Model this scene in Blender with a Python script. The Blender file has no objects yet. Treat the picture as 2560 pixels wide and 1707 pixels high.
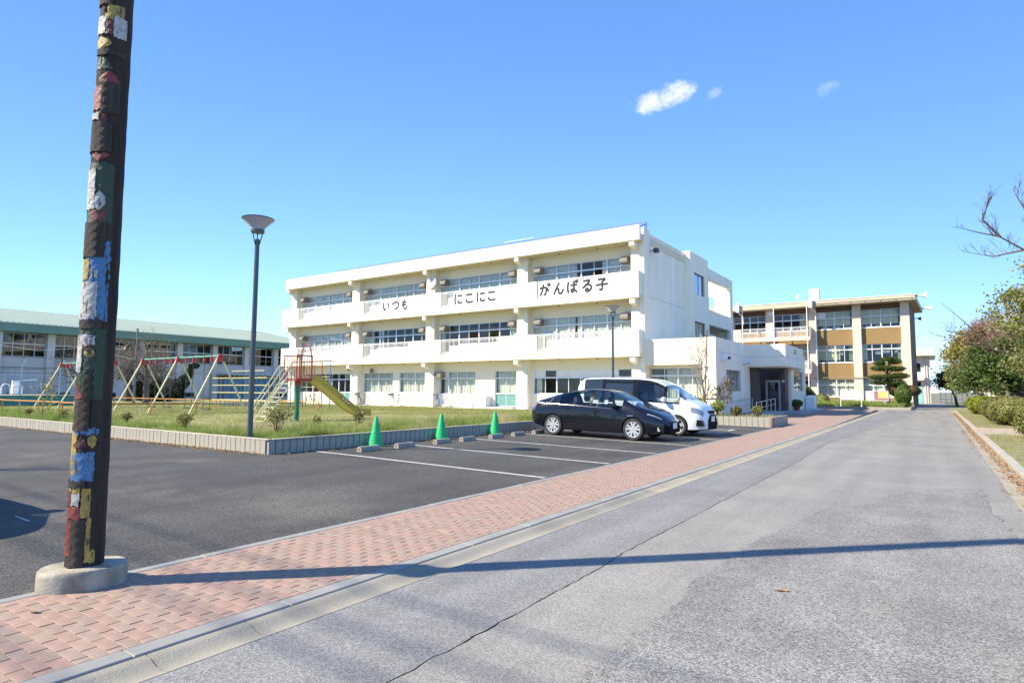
import bpy, bmesh, math, random
import numpy as np
from mathutils import Vector, Matrix
R = math.radians
rnd = random.Random(7)
sc = bpy.context.scene
col = sc.collection
# ------------------------------------------------------------------ camera
YAW, PIT, ROL = R(34.594), R(4.555), R(0.3153)
fw = Vector((-math.sin(YAW)*math.cos(PIT), math.cos(YAW)*math.cos(PIT), math.sin(PIT)))
rt = Vector((math.cos(YAW), math.sin(YAW), 0)); up = rt.cross(fw)
cr, sr = math.cos(ROL), math.sin(ROL)
rt2 = cr*rt + sr*up; up2 = -sr*rt + cr*up
cam = bpy.data.objects.new('camera', bpy.data.cameras.new('camera'))
col.objects.link(cam)
cam.matrix_world = Matrix(((rt2.x, up2.x, -fw.x, 0), (rt2.y, up2.y, -fw.y, 0), (rt2.z, up2.z, -fw.z, 1.46), (0, 0, 0, 1)))
cam.data.sensor_width = 36; cam.data.lens = 21.503
cam.data.clip_start = .05; cam.data.clip_end = 6000
sc.camera = cam
# ------------------------------------------------------------------ sky and sun
SUN_EL, SUN_AZ = R(40), R(225)          # azimuth clockwise from +Y; the shadows run towards +X +Y
w = bpy.data.worlds.new('World'); sc.world = w; w.use_nodes = True
nt = w.node_tree; nt.nodes.clear()
def N(t, **k):
    n = nt.nodes.new(t)
    for a, v in k.items(): setattr(n, a, v)
    return n
sky = N('ShaderNodeTexSky', sky_type='NISHITA', sun_disc=False, sun_elevation=SUN_EL, sun_rotation=2*math.pi-SUN_AZ,
        altitude=0, air_density=.85, dust_density=0.0, ozone_density=3.0)
hs = N('ShaderNodeHueSaturation'); hs.inputs['Hue'].default_value = .505; hs.inputs['Saturation'].default_value = 1.19; hs.inputs['Value'].default_value = 1.0
gm = N('ShaderNodeGamma'); gm.inputs[1].default_value = .65
nt.links.new(sky.outputs[0], hs.inputs['Color']); nt.links.new(hs.outputs[0], gm.inputs[0])
tc = N('ShaderNodeTexCoord')
def cloud(prev, d, size_u, size_v, seed, dens, tilt=0.0):
    d = Vector(d).normalized()
    u = Vector((-d.y, d.x, 0)).normalized() * -1; v = u.cross(d)
    if v.z < 0: v = -v
    u, v = u*math.cos(tilt)+v*math.sin(tilt), v*math.cos(tilt)-u*math.sin(tilt)
    def dot(vec, s):
        m = N('ShaderNodeVectorMath', operation='DOT_PRODUCT'); m.inputs[1].default_value = vec*s
        nt.links.new(tc.outputs['Generated'], m.inputs[0]); return m.outputs['Value']
    def mth(op, a, b=None, c=None):
        m = N('ShaderNodeMath', operation=op)
        for i, x in enumerate((a, b, c)):
            if x is None: continue
            if isinstance(x, (int, float)): m.inputs[i].default_value = x
            else: nt.links.new(x, m.inputs[i])
        return m.outputs[0]
    a, b, f = dot(u, 1/size_u), dot(v, 1/size_v), dot(d, 1)
    r2 = mth('ADD', mth('MULTIPLY', a, a), mth('MULTIPLY', b, b))
    ns = N('ShaderNodeTexNoise'); ns.inputs['Scale'].default_value = 26; ns.inputs['Detail'].default_value = 10; ns.inputs['Roughness'].default_value = .66
    mp = N('ShaderNodeMapping'); mp.inputs['Location'].default_value = (seed, seed*.7, seed*1.3)
    nt.links.new(tc.outputs['Generated'], mp.inputs[0]); nt.links.new(mp.outputs[0], ns.inputs['Vector'])
    x = mth('SUBTRACT', mth('ADD', mth('MULTIPLY', ns.outputs[0], 4.4), -1.35), r2)
    rp = N('ShaderNodeMapRange', clamp=True); rp.inputs['From Min'].default_value = -.1; rp.inputs['From Max'].default_value = 1.5
    rp.inputs['To Max'].default_value = dens
    rp.interpolation_type = 'SMOOTHSTEP'
    nt.links.new(x, rp.inputs['Value'])
    fac = mth('MULTIPLY', rp.outputs[0], mth('GREATER_THAN', f, .5))
    mx = N('ShaderNodeMix', data_type='RGBA')
    nt.links.new(fac, mx.inputs[0]); nt.links.new(prev, mx.inputs[6]); mx.inputs[7].default_value = (3.7, 3.75, 3.8, 1)
    return mx.outputs[2]
tint = N('ShaderNodeMix', data_type='RGBA', blend_type='MULTIPLY'); tint.inputs[0].default_value = 1; tint.inputs[7].default_value = (.95, 1.19, 1.54, 1)
nt.links.new(gm.outputs[0], tint.inputs[6]); c0 = tint.outputs[2]
CLOUDS = [((-.3125, .8459, .4323), .058, .019, 3.1, .95, .22), ((-.2489, .8687, .4283), .015, .009, 9.4, .42, .5), ((-.1023, .9055, .4118), .015, .012, 5.2, .42, .1)]
for args in CLOUDS: c0 = cloud(c0, *args)
bg = N('ShaderNodeBackground'); bg.inputs['Strength'].default_value = 0.15
out = N('ShaderNodeOutputWorld')
nt.links.new(c0, bg.inputs[0]); nt.links.new(bg.outputs[0], out.inputs[0])
sl = bpy.data.lights.new('sun', 'SUN'); sl.energy = 4.65; sl.angle = R(.53); sl.color = (1, .90, .705)
sun = bpy.data.objects.new('sun', sl); col.objects.link(sun)
sd = Vector((math.sin(SUN_AZ)*math.cos(SUN_EL), math.cos(SUN_AZ)*math.cos(SUN_EL), math.sin(SUN_EL)))
sun.rotation_euler = sd.to_track_quat('Z', 'Y').to_euler(); sun.location = sd*60
vs = sc.view_settings
vs.view_transform = 'Standard'; vs.look = 'None'; vs.gamma = 1; vs.use_curve_mapping = False; vs.exposure = 1.1
cy = sc.cycles
cy.max_bounces = 6; cy.diffuse_bounces = 4; cy.glossy_bounces = 3; cy.transparent_max_bounces = 12; cy.transmission_bounces = 4
cy.use_denoising = True; cy.caustics_reflective = False; cy.caustics_refractive = False
try: cy.use_adaptive_sampling = True; cy.adaptive_threshold = .01
except Exception: pass

# ------------------------------------------------------------------ materials
MATS = {}
def mat(name, c, rough=.6, var=.0, vs_=3.0, bump=0.0, bs=40.0, metal=0.0, c2=None, spec=.5, detail=6, fine=0.0, fs=300., coat=0.0, stretch=None, trans=0.0, sheen=0):
    """procedural material: base colour with large-scale variation (var/c2), fine speckle and bump"""
    if name in MATS: return MATS[name]
    m = bpy.data.materials.new(name); m.use_nodes = True; t = m.node_tree; b = t.nodes['Principled BSDF']
    b.inputs['Roughness'].default_value = rough; b.inputs['Metallic'].default_value = metal
    b.inputs['Specular IOR Level'].default_value = spec; b.inputs['Coat Weight'].default_value = coat
    b.inputs['Coat Roughness'].default_value = .03
    c = tuple(c)+(1,)
    b.inputs['Base Color'].default_value = c
    def nd(ty, **k):
        n = t.nodes.new(ty)
        for a, v in k.items(): setattr(n, a, v)
        return n
    if var or c2 or bump or fine:
        tcn = nd('ShaderNodeTexCoord'); vec = tcn.outputs['Object']
        if stretch:
            mp = nd('ShaderNodeMapping'); mp.inputs['Scale'].default_value = stretch
            t.links.new(vec, mp.inputs[0]); vec = mp.outputs[0]
        def noise(s, d=detail, r=.6):
            n = nd('ShaderNodeTexNoise'); n.inputs['Scale'].default_value = s; n.inputs['Detail'].default_value = d; n.inputs['Roughness'].default_value = r
            t.links.new(vec, n.inputs['Vector']); return n
        cur = None
        if var or c2:
            n = noise(vs_); rp = nd('ShaderNodeMapRange'); rp.inputs['From Min'].default_value = .3; rp.inputs['From Max'].default_value = .7
            t.links.new(n.outputs[0], rp.inputs['Value'])
            mx = nd('ShaderNodeMix', data_type='RGBA')
            t.links.new(rp.outputs[0], mx.inputs[0])
            if c2: mx.inputs[6].default_value = c; mx.inputs[7].default_value = tuple(c2)+(1,)
            else:
                mx.inputs[6].default_value = tuple(x*(1-var) for x in c[:3])+(1,); mx.inputs[7].default_value = tuple(min(1, x*(1+var)) for x in c[:3])+(1,)
            cur = mx.outputs[2]
        if fine:
            n2 = noise(fs, 3, .7); r2 = nd('ShaderNodeMapRange'); r2.inputs['From Min'].default_value = .3; r2.inputs['From Max'].default_value = .7
            r2.inputs['To Min'].default_value = 1-fine; r2.inputs['To Max'].default_value = 1+fine
            t.links.new(n2.outputs[0], r2.inputs['Value'])
            mm = nd('ShaderNodeMix', data_type='RGBA', blend_type='MULTIPLY'); mm.inputs[0].default_value = 1
            if cur is not None: t.links.new(cur, mm.inputs[6])
            else: mm.inputs[6].default_value = c
            t.links.new(r2.outputs[0], mm.inputs[7]); cur = mm.outputs[2]
        if cur is not None: t.links.new(cur, b.inputs['Base Color'])
        if bump:
            n3 = noise(bs, 5, .65); bp = nd('ShaderNodeBump'); bp.inputs['Strength'].default_value = min(1, bump); bp.inputs['Distance'].default_value = .02
            t.links.new(n3.outputs[0], bp.inputs['Height']); t.links.new(bp.outputs[0], b.inputs['Normal'])
    if trans:
        b.inputs['Transmission Weight'].default_value = trans
    MATS[name] = m; return m
def glass(name, tint=(.75, .8, .82), refl=.12, alpha=.78, dark=0.0):
    """window glass: mostly clear, reflecting more at a slant"""
    if name in MATS: return MATS[name]
    m = bpy.data.materials.new(name); m.use_nodes = True; t = m.node_tree; t.nodes.clear()
    o = t.nodes.new('ShaderNodeOutputMaterial'); tr = t.nodes.new('ShaderNodeBsdfTransparent'); gl = t.nodes.new('ShaderNodeBsdfGlossy')
    tr.inputs[0].default_value = tuple(x*alpha for x in tint)+(1,); gl.inputs['Roughness'].default_value = .015
    gl.inputs[0].default_value = (.9, .95, 1, 1)
    lw = t.nodes.new('ShaderNodeLayerWeight'); lw.inputs[0].default_value = .5
    fr = t.nodes.new('ShaderNodeMath'); fr.operation = 'POWER'; fr.inputs[1].default_value = 4.5; t.links.new(lw.outputs['Facing'], fr.inputs[0])
    ad = t.nodes.new('ShaderNodeMath'); ad.operation = 'ADD'; ad.inputs[1].default_value = refl; ad.use_clamp = True
    t.links.new(fr.outputs[0], ad.inputs[0])
    mx = t.nodes.new('ShaderNodeMixShader'); t.links.new(ad.outputs[0], mx.inputs[0]); t.links.new(tr.outputs[0], mx.inputs[1]); t.links.new(gl.outputs[0], mx.inputs[2])
    t.links.new(mx.outputs[0], o.inputs[0])
    MATS[name] = m; return m
def leafmat(name, a, b, c=None, scale=2.5, trans=.35):
    """foliage: two or three leaf colours by place, a little light through the blades"""
    if name in MATS: return MATS[name]
    m = bpy.data.materials.new(name); m.use_nodes = True; t = m.node_tree; p = t.nodes['Principled BSDF']
    tcn = t.nodes.new('ShaderNodeTexCoord')
    n = t.nodes.new('ShaderNodeTexNoise'); n.inputs['Scale'].default_value = scale; n.inputs['Detail'].default_value = 8; n.inputs['Roughness'].default_value = .75
    t.links.new(tcn.outputs['Object'], n.inputs['Vector'])
    cr_ = t.nodes.new('ShaderNodeValToRGB'); e = cr_.color_ramp.elements
    e[0].position = .33; e[0].color = tuple(a)+(1,); e[1].position = .68; e[1].color = tuple(b)+(1,)
    if c: x = e.new(.5); x.color = tuple(c)+(1,)
    t.links.new(n.outputs[0], cr_.inputs[0]); t.links.new(cr_.outputs[0], p.inputs['Base Color'])
    p.inputs['Roughness'].default_value = .5; p.inputs['Specular IOR Level'].default_value = .35
    tl = t.nodes.new('ShaderNodeBsdfTranslucent'); t.links.new(cr_.outputs[0], tl.inputs[0])
    mx = t.nodes.new('ShaderNodeMixShader'); mx.inputs[0].default_value = trans
    o = t.nodes['Material Output']; t.links.new(p.outputs[0], mx.inputs[1]); t.links.new(tl.outputs[0], mx.inputs[2]); t.links.new(mx.outputs[0], o.inputs[0])
    MATS[name] = m; return m

# ------------------------------------------------------------------ mesh helpers
def wmat(o):
    m = o.matrix_basis.copy()
    return (wmat(o.parent) @ o.matrix_parent_inverse @ m) if o.parent else m
def attach(o, parent, world=True):
    o.parent = parent
    if world: o.matrix_parent_inverse = wmat(parent).inverted()
class MB:
    def __init__(s): s.v = []; s.f = []; s.mi = []
    def add(s, vs, fs, mi=0):
        n = len(s.v); s.v += [tuple(p) for p in vs]; s.f += [tuple(i+n for i in f) for f in fs]; s.mi += [mi]*len(fs); return s
    def box(s, x0, x1, y0, y1, z0, z1, mi=0):
        return s.add([(x0,y0,z0),(x1,y0,z0),(x1,y1,z0),(x0,y1,z0),(x0,y0,z1),(x1,y0,z1),(x1,y1,z1),(x0,y1,z1)],
                     [(0,3,2,1),(4,5,6,7),(0,1,5,4),(1,2,6,5),(2,3,7,6),(3,0,4,7)], mi)
    def cbox(s, x0, x1, y0, y1, z0, z1, c=.004, mi=0):
        """box with its upper edges chamfered"""
        return s.add([(x0,y0,z0),(x1,y0,z0),(x1,y1,z0),(x0,y1,z0),(x0,y0,z1-c),(x1,y0,z1-c),(x1,y1,z1-c),(x0,y1,z1-c),
                      (x0+c,y0+c,z1),(x1-c,y0+c,z1),(x1-c,y1-c,z1),(x0+c,y1-c,z1)],
                     [(0,1,5,4),(1,2,6,5),(2,3,7,6),(3,0,4,7),(4,5,9,8),(5,6,10,9),(6,7,11,10),(7,4,8,11),(8,9,10,11)], mi)
    def quad(s, a, b, c, d, mi=0): return s.add([a, b, c, d], [(0,1,2,3)], mi)
    def poly(s, pts, z, mi=0): return s.add([(x, y, z) for x, y in pts], [tuple(range(len(pts)))], mi)
    def prism(s, pts, z0, z1, mi=0):
        n = len(pts)
        return s.add([(x,y,z0) for x,y in pts]+[(x,y,z1) for x,y in pts],
                     [tuple(range(n))[::-1], tuple(range(n, 2*n))]+[(i,(i+1)%n,n+(i+1)%n,n+i) for i in range(n)], mi)
    def extr(s, pts, axis, a, b, mi=0):
        """profile points (p,q) extruded along an axis: x -> (y,z) profile, y -> (x,z) profile"""
        n = len(pts)
        mk = (lambda p, t: (t, p[0], p[1])) if axis == 'x' else (lambda p, t: (p[0], t, p[1]))
        return s.add([mk(p, a) for p in pts]+[mk(p, b) for p in pts],
                     [tuple(range(n))[::-1], tuple(range(n, 2*n))]+[(i,(i+1)%n,n+(i+1)%n,n+i) for i in range(n)], mi)
    def tube(s, p0, p1, r0, r1=None, n=8, cap=True, mi=0):
        p0 = Vector(p0); p1 = Vector(p1); r1 = r0 if r1 is None else r1
        d = (p1-p0)
        if d.length < 1e-6: return s
        d.normalize(); a = d.orthogonal().normalized(); b = d.cross(a)
        vs = []
        for p, r in ((p0, r0), (p1, r1)):
            for i in range(n):
                t = 2*math.pi*i/n; vs.append(p+(a*math.cos(t)+b*math.sin(t))*r)
        fs = [(i,(i+1)%n,n+(i+1)%n,n+i) for i in range(n)]
        if cap: fs += [tuple(range(n))[::-1], tuple(range(n,2*n))]
        return s.add(vs, fs, mi)
    def path(s, pts, r, n=8, closed=False, mi=0, r1=None):
        """tube swept along points"""
        P = [Vector(p) for p in pts]; m = len(P); vs = []; fs = []
        a = None
        for i in range(m):
            if closed: d = P[(i+1)%m]-P[i-1]
            else: d = P[min(i+1,m-1)]-P[max(i-1,0)]
            d.normalize()
            if a is None: a = d.orthogonal().normalized()
            else:
                a = a-d*a.dot(d)
                if a.length < 1e-5: a = d.orthogonal()
                a.normalize()
            b = d.cross(a); rr = r if r1 is None else r+(r1-r)*i/(m-1)
            for k in range(n):
                t = 2*math.pi*k/n; vs.append(P[i]+(a*math.cos(t)+b*math.sin(t))*rr)
        for i in range(m if closed else m-1):
            for k in range(n):
                j = (i+1)%m; fs.append((i*n+k, i*n+(k+1)%n, j*n+(k+1)%n, j*n+k))
        if not closed: fs += [tuple(range(n))[::-1], tuple(range((m-1)*n, m*n))]
        return s.add(vs, fs, mi)
    def lathe(s, prof, c=(0,0,0), n=24, axis='z', mi=0, cap=True):
        """profile [(radius, height)] turned round an axis"""
        vs = []; m = len(prof)
        for r, h in prof:
            for k in range(n):
                t = 2*math.pi*k/n; x, y = r*math.cos(t), r*math.sin(t)
                vs.append((c[0]+x, c[1]+y, c[2]+h) if axis == 'z' else ((c[0]+x, c[1]+h, c[2]+y) if axis == 'y' else (c[0]+h, c[1]+x, c[2]+y)))
        fs = [(i*n+k, i*n+(k+1)%n, (i+1)*n+(k+1)%n, (i+1)*n+k) for i in range(m-1) for k in range(n)]
        if cap and prof[0][0] > 1e-6: fs.append(tuple(range(n))[::-1])
        if cap and prof[-1][0] > 1e-6: fs.append(tuple(range((m-1)*n, m*n)))
        return s.add(vs, fs, mi)
    def mesh(s, name, mats):
        me = bpy.data.meshes.new(name); me.from_pydata(s.v, [], s.f)
        for m in (mats if isinstance(mats, (list, tuple)) else [mats]): me.materials.append(m)
        if any(s.mi): me.polygons.foreach_set('material_index', s.mi)
        return me
    def build(s, name, mats, parent=None, smooth=None, world=True, fix=True):
        me = s.mesh(name, mats)
        if fix:
            bm = bmesh.new(); bm.from_mesh(me); bmesh.ops.recalc_face_normals(bm, faces=bm.faces); bm.to_mesh(me); bm.free()
        if smooth is not None:
            me.polygons.foreach_set('use_smooth', [True]*len(me.polygons)); me.set_sharp_from_angle(angle=R(smooth))
        o = bpy.data.objects.new(name, me); col.objects.link(o)
        if parent: attach(o, parent, world)
        return o
def tag(o, label=None, cat=None, group=None, kind=None):
    if label: o['label'] = label
    if cat: o['category'] = cat
    if group: o['group'] = group
    if kind: o['kind'] = kind
    return o
def thing(name, label, cat, loc=(0,0,0), rz=0, group=None):
    o = bpy.data.objects.new(name, None); col.objects.link(o); o.empty_display_size = .2
    o.location = loc; o.rotation_euler = (0, 0, rz); return tag(o, label, cat, group)
def struct(mb, name, m, **k):
    o = mb.build(name, m, **k)
    if not o.parent: o['kind'] = 'structure'
    return o
def children(o): return [c for c in bpy.data.objects if c.parent == o]
def dup(root, loc=None, rz=None, label=None, group=None):
    kids = {}
    for c in bpy.data.objects:
        if c.parent: kids.setdefault(c.parent, []).append(c)
    def cp(o, par):
        c = o.copy(); col.objects.link(c); c.parent = par
        for k in kids.get(o, []): cp(k, c)
        return c
    r = cp(root, None)
    if loc is not None: r.location = loc
    if rz is not None: r.rotation_euler = (0, 0, rz)
    if label: r['label'] = label
    if group: r['group'] = group
    return r
def share(name, me, loc, parent, rz=0, scale=None):
    """a piece that shares its mesh with the others of its kind"""
    o = bpy.data.objects.new(name, me); col.objects.link(o); o.location = loc
    if rz: o.rotation_euler = (0, 0, rz)
    if scale: o.scale = scale
    if parent: attach(o, parent)
    return o
def npmesh(name, V, F, mats, mi=None, smooth=False):
    """fast mesh from numpy arrays, F is (n,3) or (n,4)"""
    me = bpy.data.meshes.new(name); k = F.shape[1]
    me.vertices.add(len(V)); me.vertices.foreach_set('co', V.astype(np.float32).ravel())
    me.loops.add(F.size); me.loops.foreach_set('vertex_index', F.astype(np.int32).ravel())
    me.polygons.add(len(F)); me.polygons.foreach_set('loop_start', (np.arange(len(F))*k).astype(np.int32))
    me.polygons.foreach_set('loop_total', np.full(len(F), k, np.int32))
    for m in (mats if isinstance(mats, (list, tuple)) else [mats]): me.materials.append(m)
    if mi is not None: me.polygons.foreach_set('material_index', mi.astype(np.int32))
    if smooth: me.polygons.foreach_set('use_smooth', [True]*len(F))
    me.update(calc_edges=True); me.validate()
    return me
def put(name, me, parent=None):
    o = bpy.data.objects.new(name, me); col.objects.link(o)
    if parent: attach(o, parent)
    return o
# ================================================================== THE SETTING
def asphalt(name, a, b, speck, sc_=1.2, stain=None):
    """worn asphalt: patchy grey, pale and dark stone chips, fine relief"""
    m = bpy.data.materials.new(name); m.use_nodes = True; t = m.node_tree; p = t.nodes['Principled BSDF']
    g = t.nodes.new('ShaderNodeTexCoord')
    def noise(s, d, r=.6):
        n = t.nodes.new('ShaderNodeTexNoise'); n.inputs['Scale'].default_value = s; n.inputs['Detail'].default_value = d; n.inputs['Roughness'].default_value = r
        t.links.new(g.outputs['Object'], n.inputs['Vector']); return n.outputs[0]
    def ramp(x, lo, hi, a, b):
        r = t.nodes.new('ShaderNodeMapRange'); r.interpolation_type = 'SMOOTHSTEP'
        for k, v in zip(('From Min','From Max','To Min','To Max'), (lo, hi, a, b)): r.inputs[k].default_value = v
        t.links.new(x, r.inputs['Value']); return r.outputs[0]
    def mix(f, c1, c2, bt='MIX'):
        n = t.nodes.new('ShaderNodeMix'); n.data_type = 'RGBA'; n.blend_type = bt
        for i, v in ((0, f), (6, c1), (7, c2)):
            if isinstance(v, (int, float)): n.inputs[i].default_value = v
            elif isinstance(v, tuple): n.inputs[i].default_value = v+(1,)
            else: t.links.new(v, n.inputs[i])
        return n.outputs[2]
    base = mix(ramp(noise(sc_, 5), .32, .68, 0, 1), a, b)
    mp = t.nodes.new('ShaderNodeMapping'); mp.inputs['Scale'].default_value = (2.2,.10,1); t.links.new(g.outputs['Object'], mp.inputs[0])
    nn = t.nodes.new('ShaderNodeTexNoise'); nn.inputs['Scale'].default_value = 1.; nn.inputs['Detail'].default_value = 4; t.links.new(mp.outputs[0], nn.inputs['Vector'])
    base = mix(1.0, base, ramp(nn.outputs[0], .3, .7, .90, 1.08), 'MULTIPLY')
    sp_ = noise(2.6, 8, .75); base = mix(1.0, base, ramp(sp_, .60, .74, 1., .80), 'MULTIPLY')
    if stain: base = mix(ramp(noise(.35, 3), .52, .72, 0, .75), base, stain)
    v1 = t.nodes.new('ShaderNodeTexVoronoi'); v1.inputs['Scale'].default_value = 115; t.links.new(g.outputs['Object'], v1.inputs['Vector'])
    sep = t.nodes.new('ShaderNodeSeparateColor'); t.links.new(v1.outputs['Color'], sep.inputs[0])
    ch = ramp(sep.outputs[0], .0, 1., 1-speck*.8, 1+speck*.8)
    base = mix(1.0, base, ch, 'MULTIPLY')
    fine = ramp(noise(220, 2, .8), .25, .75, 1-speck*.8, 1+speck*.8)
    base = mix(1.0, base, fine, 'MULTIPLY')
    t.links.new(base, p.inputs['Base Color']); p.inputs['Roughness'].default_value = .82; p.inputs['Specular IOR Level'].default_value = .4
    bp = t.nodes.new('ShaderNodeBump'); bp.inputs['Strength'].default_value = .55; bp.inputs['Distance'].default_value = .012
    t.links.new(sep.outputs[1], bp.inputs['Height']); t.links.new(bp.outputs[0], p.inputs['Normal'])
    MATS[name] = m; return m
M_road = asphalt('old asphalt', (.218, .206, .190), (.262, .249, .227), .34, .8, (.275, .25, .213))
M_strip = asphalt('bluish asphalt', (.185, .181, .180), (.222, .217, .212), .42, .9)
M_patch = asphalt('coarse asphalt', (.18, .172, .162), (.235, .225, .21), .62, 1.1, (.26, .24, .205))
M_lot = asphalt('dark asphalt', (.053, .051, .049), (.079, .075, .071), .85, .6, (.135, .122, .10))
M_bed = mat('crack bed', (.05, .047, .043), .95)
M_conc = mat('gutter concrete', (.33, .30, .245), .85, c2=(.21, .195, .165), vs_=1.6, bump=.35, bs=60, fine=.12, fs=160)
M_slab = mat('grey kerb slab', (.255, .25, .235), .75, .14, 2.5, .15, 90, fine=.08)
M_sand = mat('sandy gutter', (.31, .275, .205), .9, .16, 1.5, .3, 50, fine=.12)
M_joint = mat('joint sand', (.10, .078, .06), .95, .15, 8)
M_ground = mat('open ground', (.17, .155, .10), .95, .25, .4, .4, 8)
M_block = mat('concrete block', (.345, .32, .27), .85, .16, 3., .3, 70, fine=.1)
M_white_line = mat('road paint', (.60, .60, .58), .8, c2=(.30, .295, .285), vs_=9., bump=.25, bs=120, fine=.22, fs=90)

struct(MB().poly([(-2500,-2500),(2500,-2500),(2500,2500),(-2500,2500)], -.38), 'ground', M_ground)
# ---- road: two surfaces meeting in a ragged crack, a dark bed below, a coarse patch on top
crack = [(-2.36,-14),(-2.34,1),(-2.34,2.4),(-2.35,3.3),(-2.36,4.45),(-2.41,5.4),(-2.42,7.4),(-2.44,10.9),(-2.46,14.3),(-2.62,20),(-2.3,26),(-1.88,33),(-1.4,50),(-1.29,62)]
def along(pts, step, jit, rr):
    out = []
    for (x0,y0),(x1,y1) in zip(pts, pts[1:]):
        n = max(1, int(abs(y1-y0)/step))
        for i in range(n):
            t = i/n; out.append((x0+(x1-x0)*t+rr.uniform(-jit, jit), y0+(y1-y0)*t))
    out.append(pts[-1]); return out
rr = random.Random(3)
ck = along(crack, .09, .011, rr)
struct(MB().poly([(-30,-20),(1.16,-20),(1.16,100),(-30,100)], -.125), 'road_base', M_bed)
def strip(left, right, z, nsub=1):
    m = MB(); n = len(left)
    for i in range(n-1): m.quad((*left[i], z), (*right[i], z), (*right[i+1], z), (*left[i+1], z))
    return m
cl = [(x-rr.uniform(.003,.011), y) for x, y in ck]; cr2 = [(x+rr.uniform(.001,.007), y) for x, y in ck]
struct(strip([(-3.36 if y < 60 else -3.9, y) for x, y in ck], cl, -.018), 'road', M_strip)
struct(strip(cr2, [(1.16, y) for x, y in ck], -.0175), 'road', M_road)
struct(MB().poly([(-30,60.2),(1.16,62.002),(1.16,100),(-30,100)], -.019), 'road', M_road)
pe = [(-1.62,-6),(-1.55,1.2),(-1.55,2.87),(-1.57,3.61),(-1.54,4.06),(-1.59,4.84),(-1.58,5.56),(-1.52,6.69),(-1.34,7.6),(-1.27,8.7),(-.86,9.25),(-.44,11.15),(.1,11.7),(.54,12.0),(.52,10.0),(.62,8.7),(.7,6.),(.72,-6)]
pj = []
for (x0,y0),(x1,y1) in zip(pe, pe[1:]):
    L = math.hypot(x1-x0, y1-y0); n = max(1, int(L/.12))
    for i in range(n): pj.append((x0+(x1-x0)*i/n+rr.uniform(-.035,.035), y0+(y1-y0)*i/n+rr.uniform(-.03,.03)))
struct(MB().poly(pj, -.0125), 'road_patch', M_patch)
# ---- concrete gutter in 0.6 m lengths, dished at the near end, flatter farther on
gut = tag(bpy.data.objects.new('gutter', None), kind='structure'); col.objects.link(gut)
def gutter_len(y0, y1, dish):
    prof = [(-3.655,-.09),(-3.655,-.008),(-3.605,-.010),(-3.58,-.016-.004*dish),(-3.53,-.022-.016*dish),(-3.47,-.024-.022*dish),(-3.41,-.022-.012*dish),(-3.36,-.015),(-3.352,-.09)]
    return MB().extr([(x, z) for x, z in prof], 'y', y0+.004, y1-.004)
y = -.62
while y < 60:
    L = .592 if y < 25 else 3.0
    d = 1.0 if y < 8.6 else (.25 if y > 9.2 else .6)
    gutter_len(y, y+L, d).build('gutter_block', M_conc if y < 8.7 else M_sand, gut, smooth=35); y += L
# ---- kerb slabs beside the gutter and the narrow kerb towards the car park
kerb = tag(bpy.data.objects.new('kerb', None), kind='structure'); col.objects.link(kerb)
def slab(x0, x1, y0, y1, z0, z1, nm='kerb_slab', m=None, par=kerb):
    return MB().cbox(x0, x1, y0, y1, z0, z1, .006).build(nm, m or M_slab, par)
y = -.3
while y < 26.5:
    L = .995
    slab(-3.80, -3.662, y, y+L-.006, -.1, .003+rnd.uniform(-.002,.002)); slab(-5.385, -5.285, y+.3, y+.3+L-.006, -.1, .003+rnd.uniform(-.002,.002)); y += L
while y < 59.5: slab(-3.80-.4*(y-26)/33, -3.662-.4*(y-26)/33, y, y+2.99, -.1, .004); y += 3
# ---- brick footpath
path = struct(MB().poly([(-5.29,-4),(-3.795,-4),(-3.795,27),(-5.29,27)], -.012), 'footpath', M_joint)
Mb = [mat('red brick', (.31,.202,.160), .85, .16, 9, .3, 120, fine=.14, fs=260), mat('rose brick', (.33,.218,.172), .85, .14, 9, .3, 120, fine=.14, fs=260),
      mat('taupe brick', (.298,.216,.170), .85, .14, 9, .3, 120, fine=.14, fs=260), mat('dark taupe brick', (.275,.198,.155), .85, .16, 9, .3, 120, fine=.14, fs=260)]
bw, bl = .0845, .1985
bricks = []
j = 0; yy = -.9
while yy < 27:
    off = [0, .1, .05, .15][j % 4] if False else (.1 if j % 2 else 0.)
    x = -5.283-off
    while x < -3.805:
        a, b = max(x, -5.283)+.003, min(x+.1985, -3.805)-.002
        if b-a > .03: bricks.append((a, b, yy+.0008, yy+bw-.0008))
        x += .2015
    yy += bw; j += 1
def bcol(a, yy):
    k = (math.floor((a+6)/.2)*7+math.floor(yy/.0845)*3) % 8
    return rnd.choice([0,1,1,0]) if (k in (0,1,3,6)) ^ (rnd.random() < .22) else rnd.choice([2,2,3])
near = sorted([b for b in bricks if b[2] > 1.0], key=lambda b: b[2]*.823-b[0]*.0)[:0] or [b for b in bricks if 1.05 < b[2]]
def vis(b):
    x, y = (b[0]+b[1])/2, (b[2]+b[3])/2
    dpt = -x*math.sin(YAW)+y*math.cos(YAW); lat = x*math.cos(YAW)+y*math.sin(YAW)
    v = (1.46*math.cos(PIT)+dpt*math.sin(PIT))/max(.1, dpt)
    return dpt > .5 and abs(lat/dpt) < .86 and v < .60
vb = sorted([b for b in near if vis(b)], key=lambda b: -b[0]*math.sin(YAW)+b[2]*math.cos(YAW))
single = set(vb[:295]); rest = MB()
protos = {}
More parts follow.
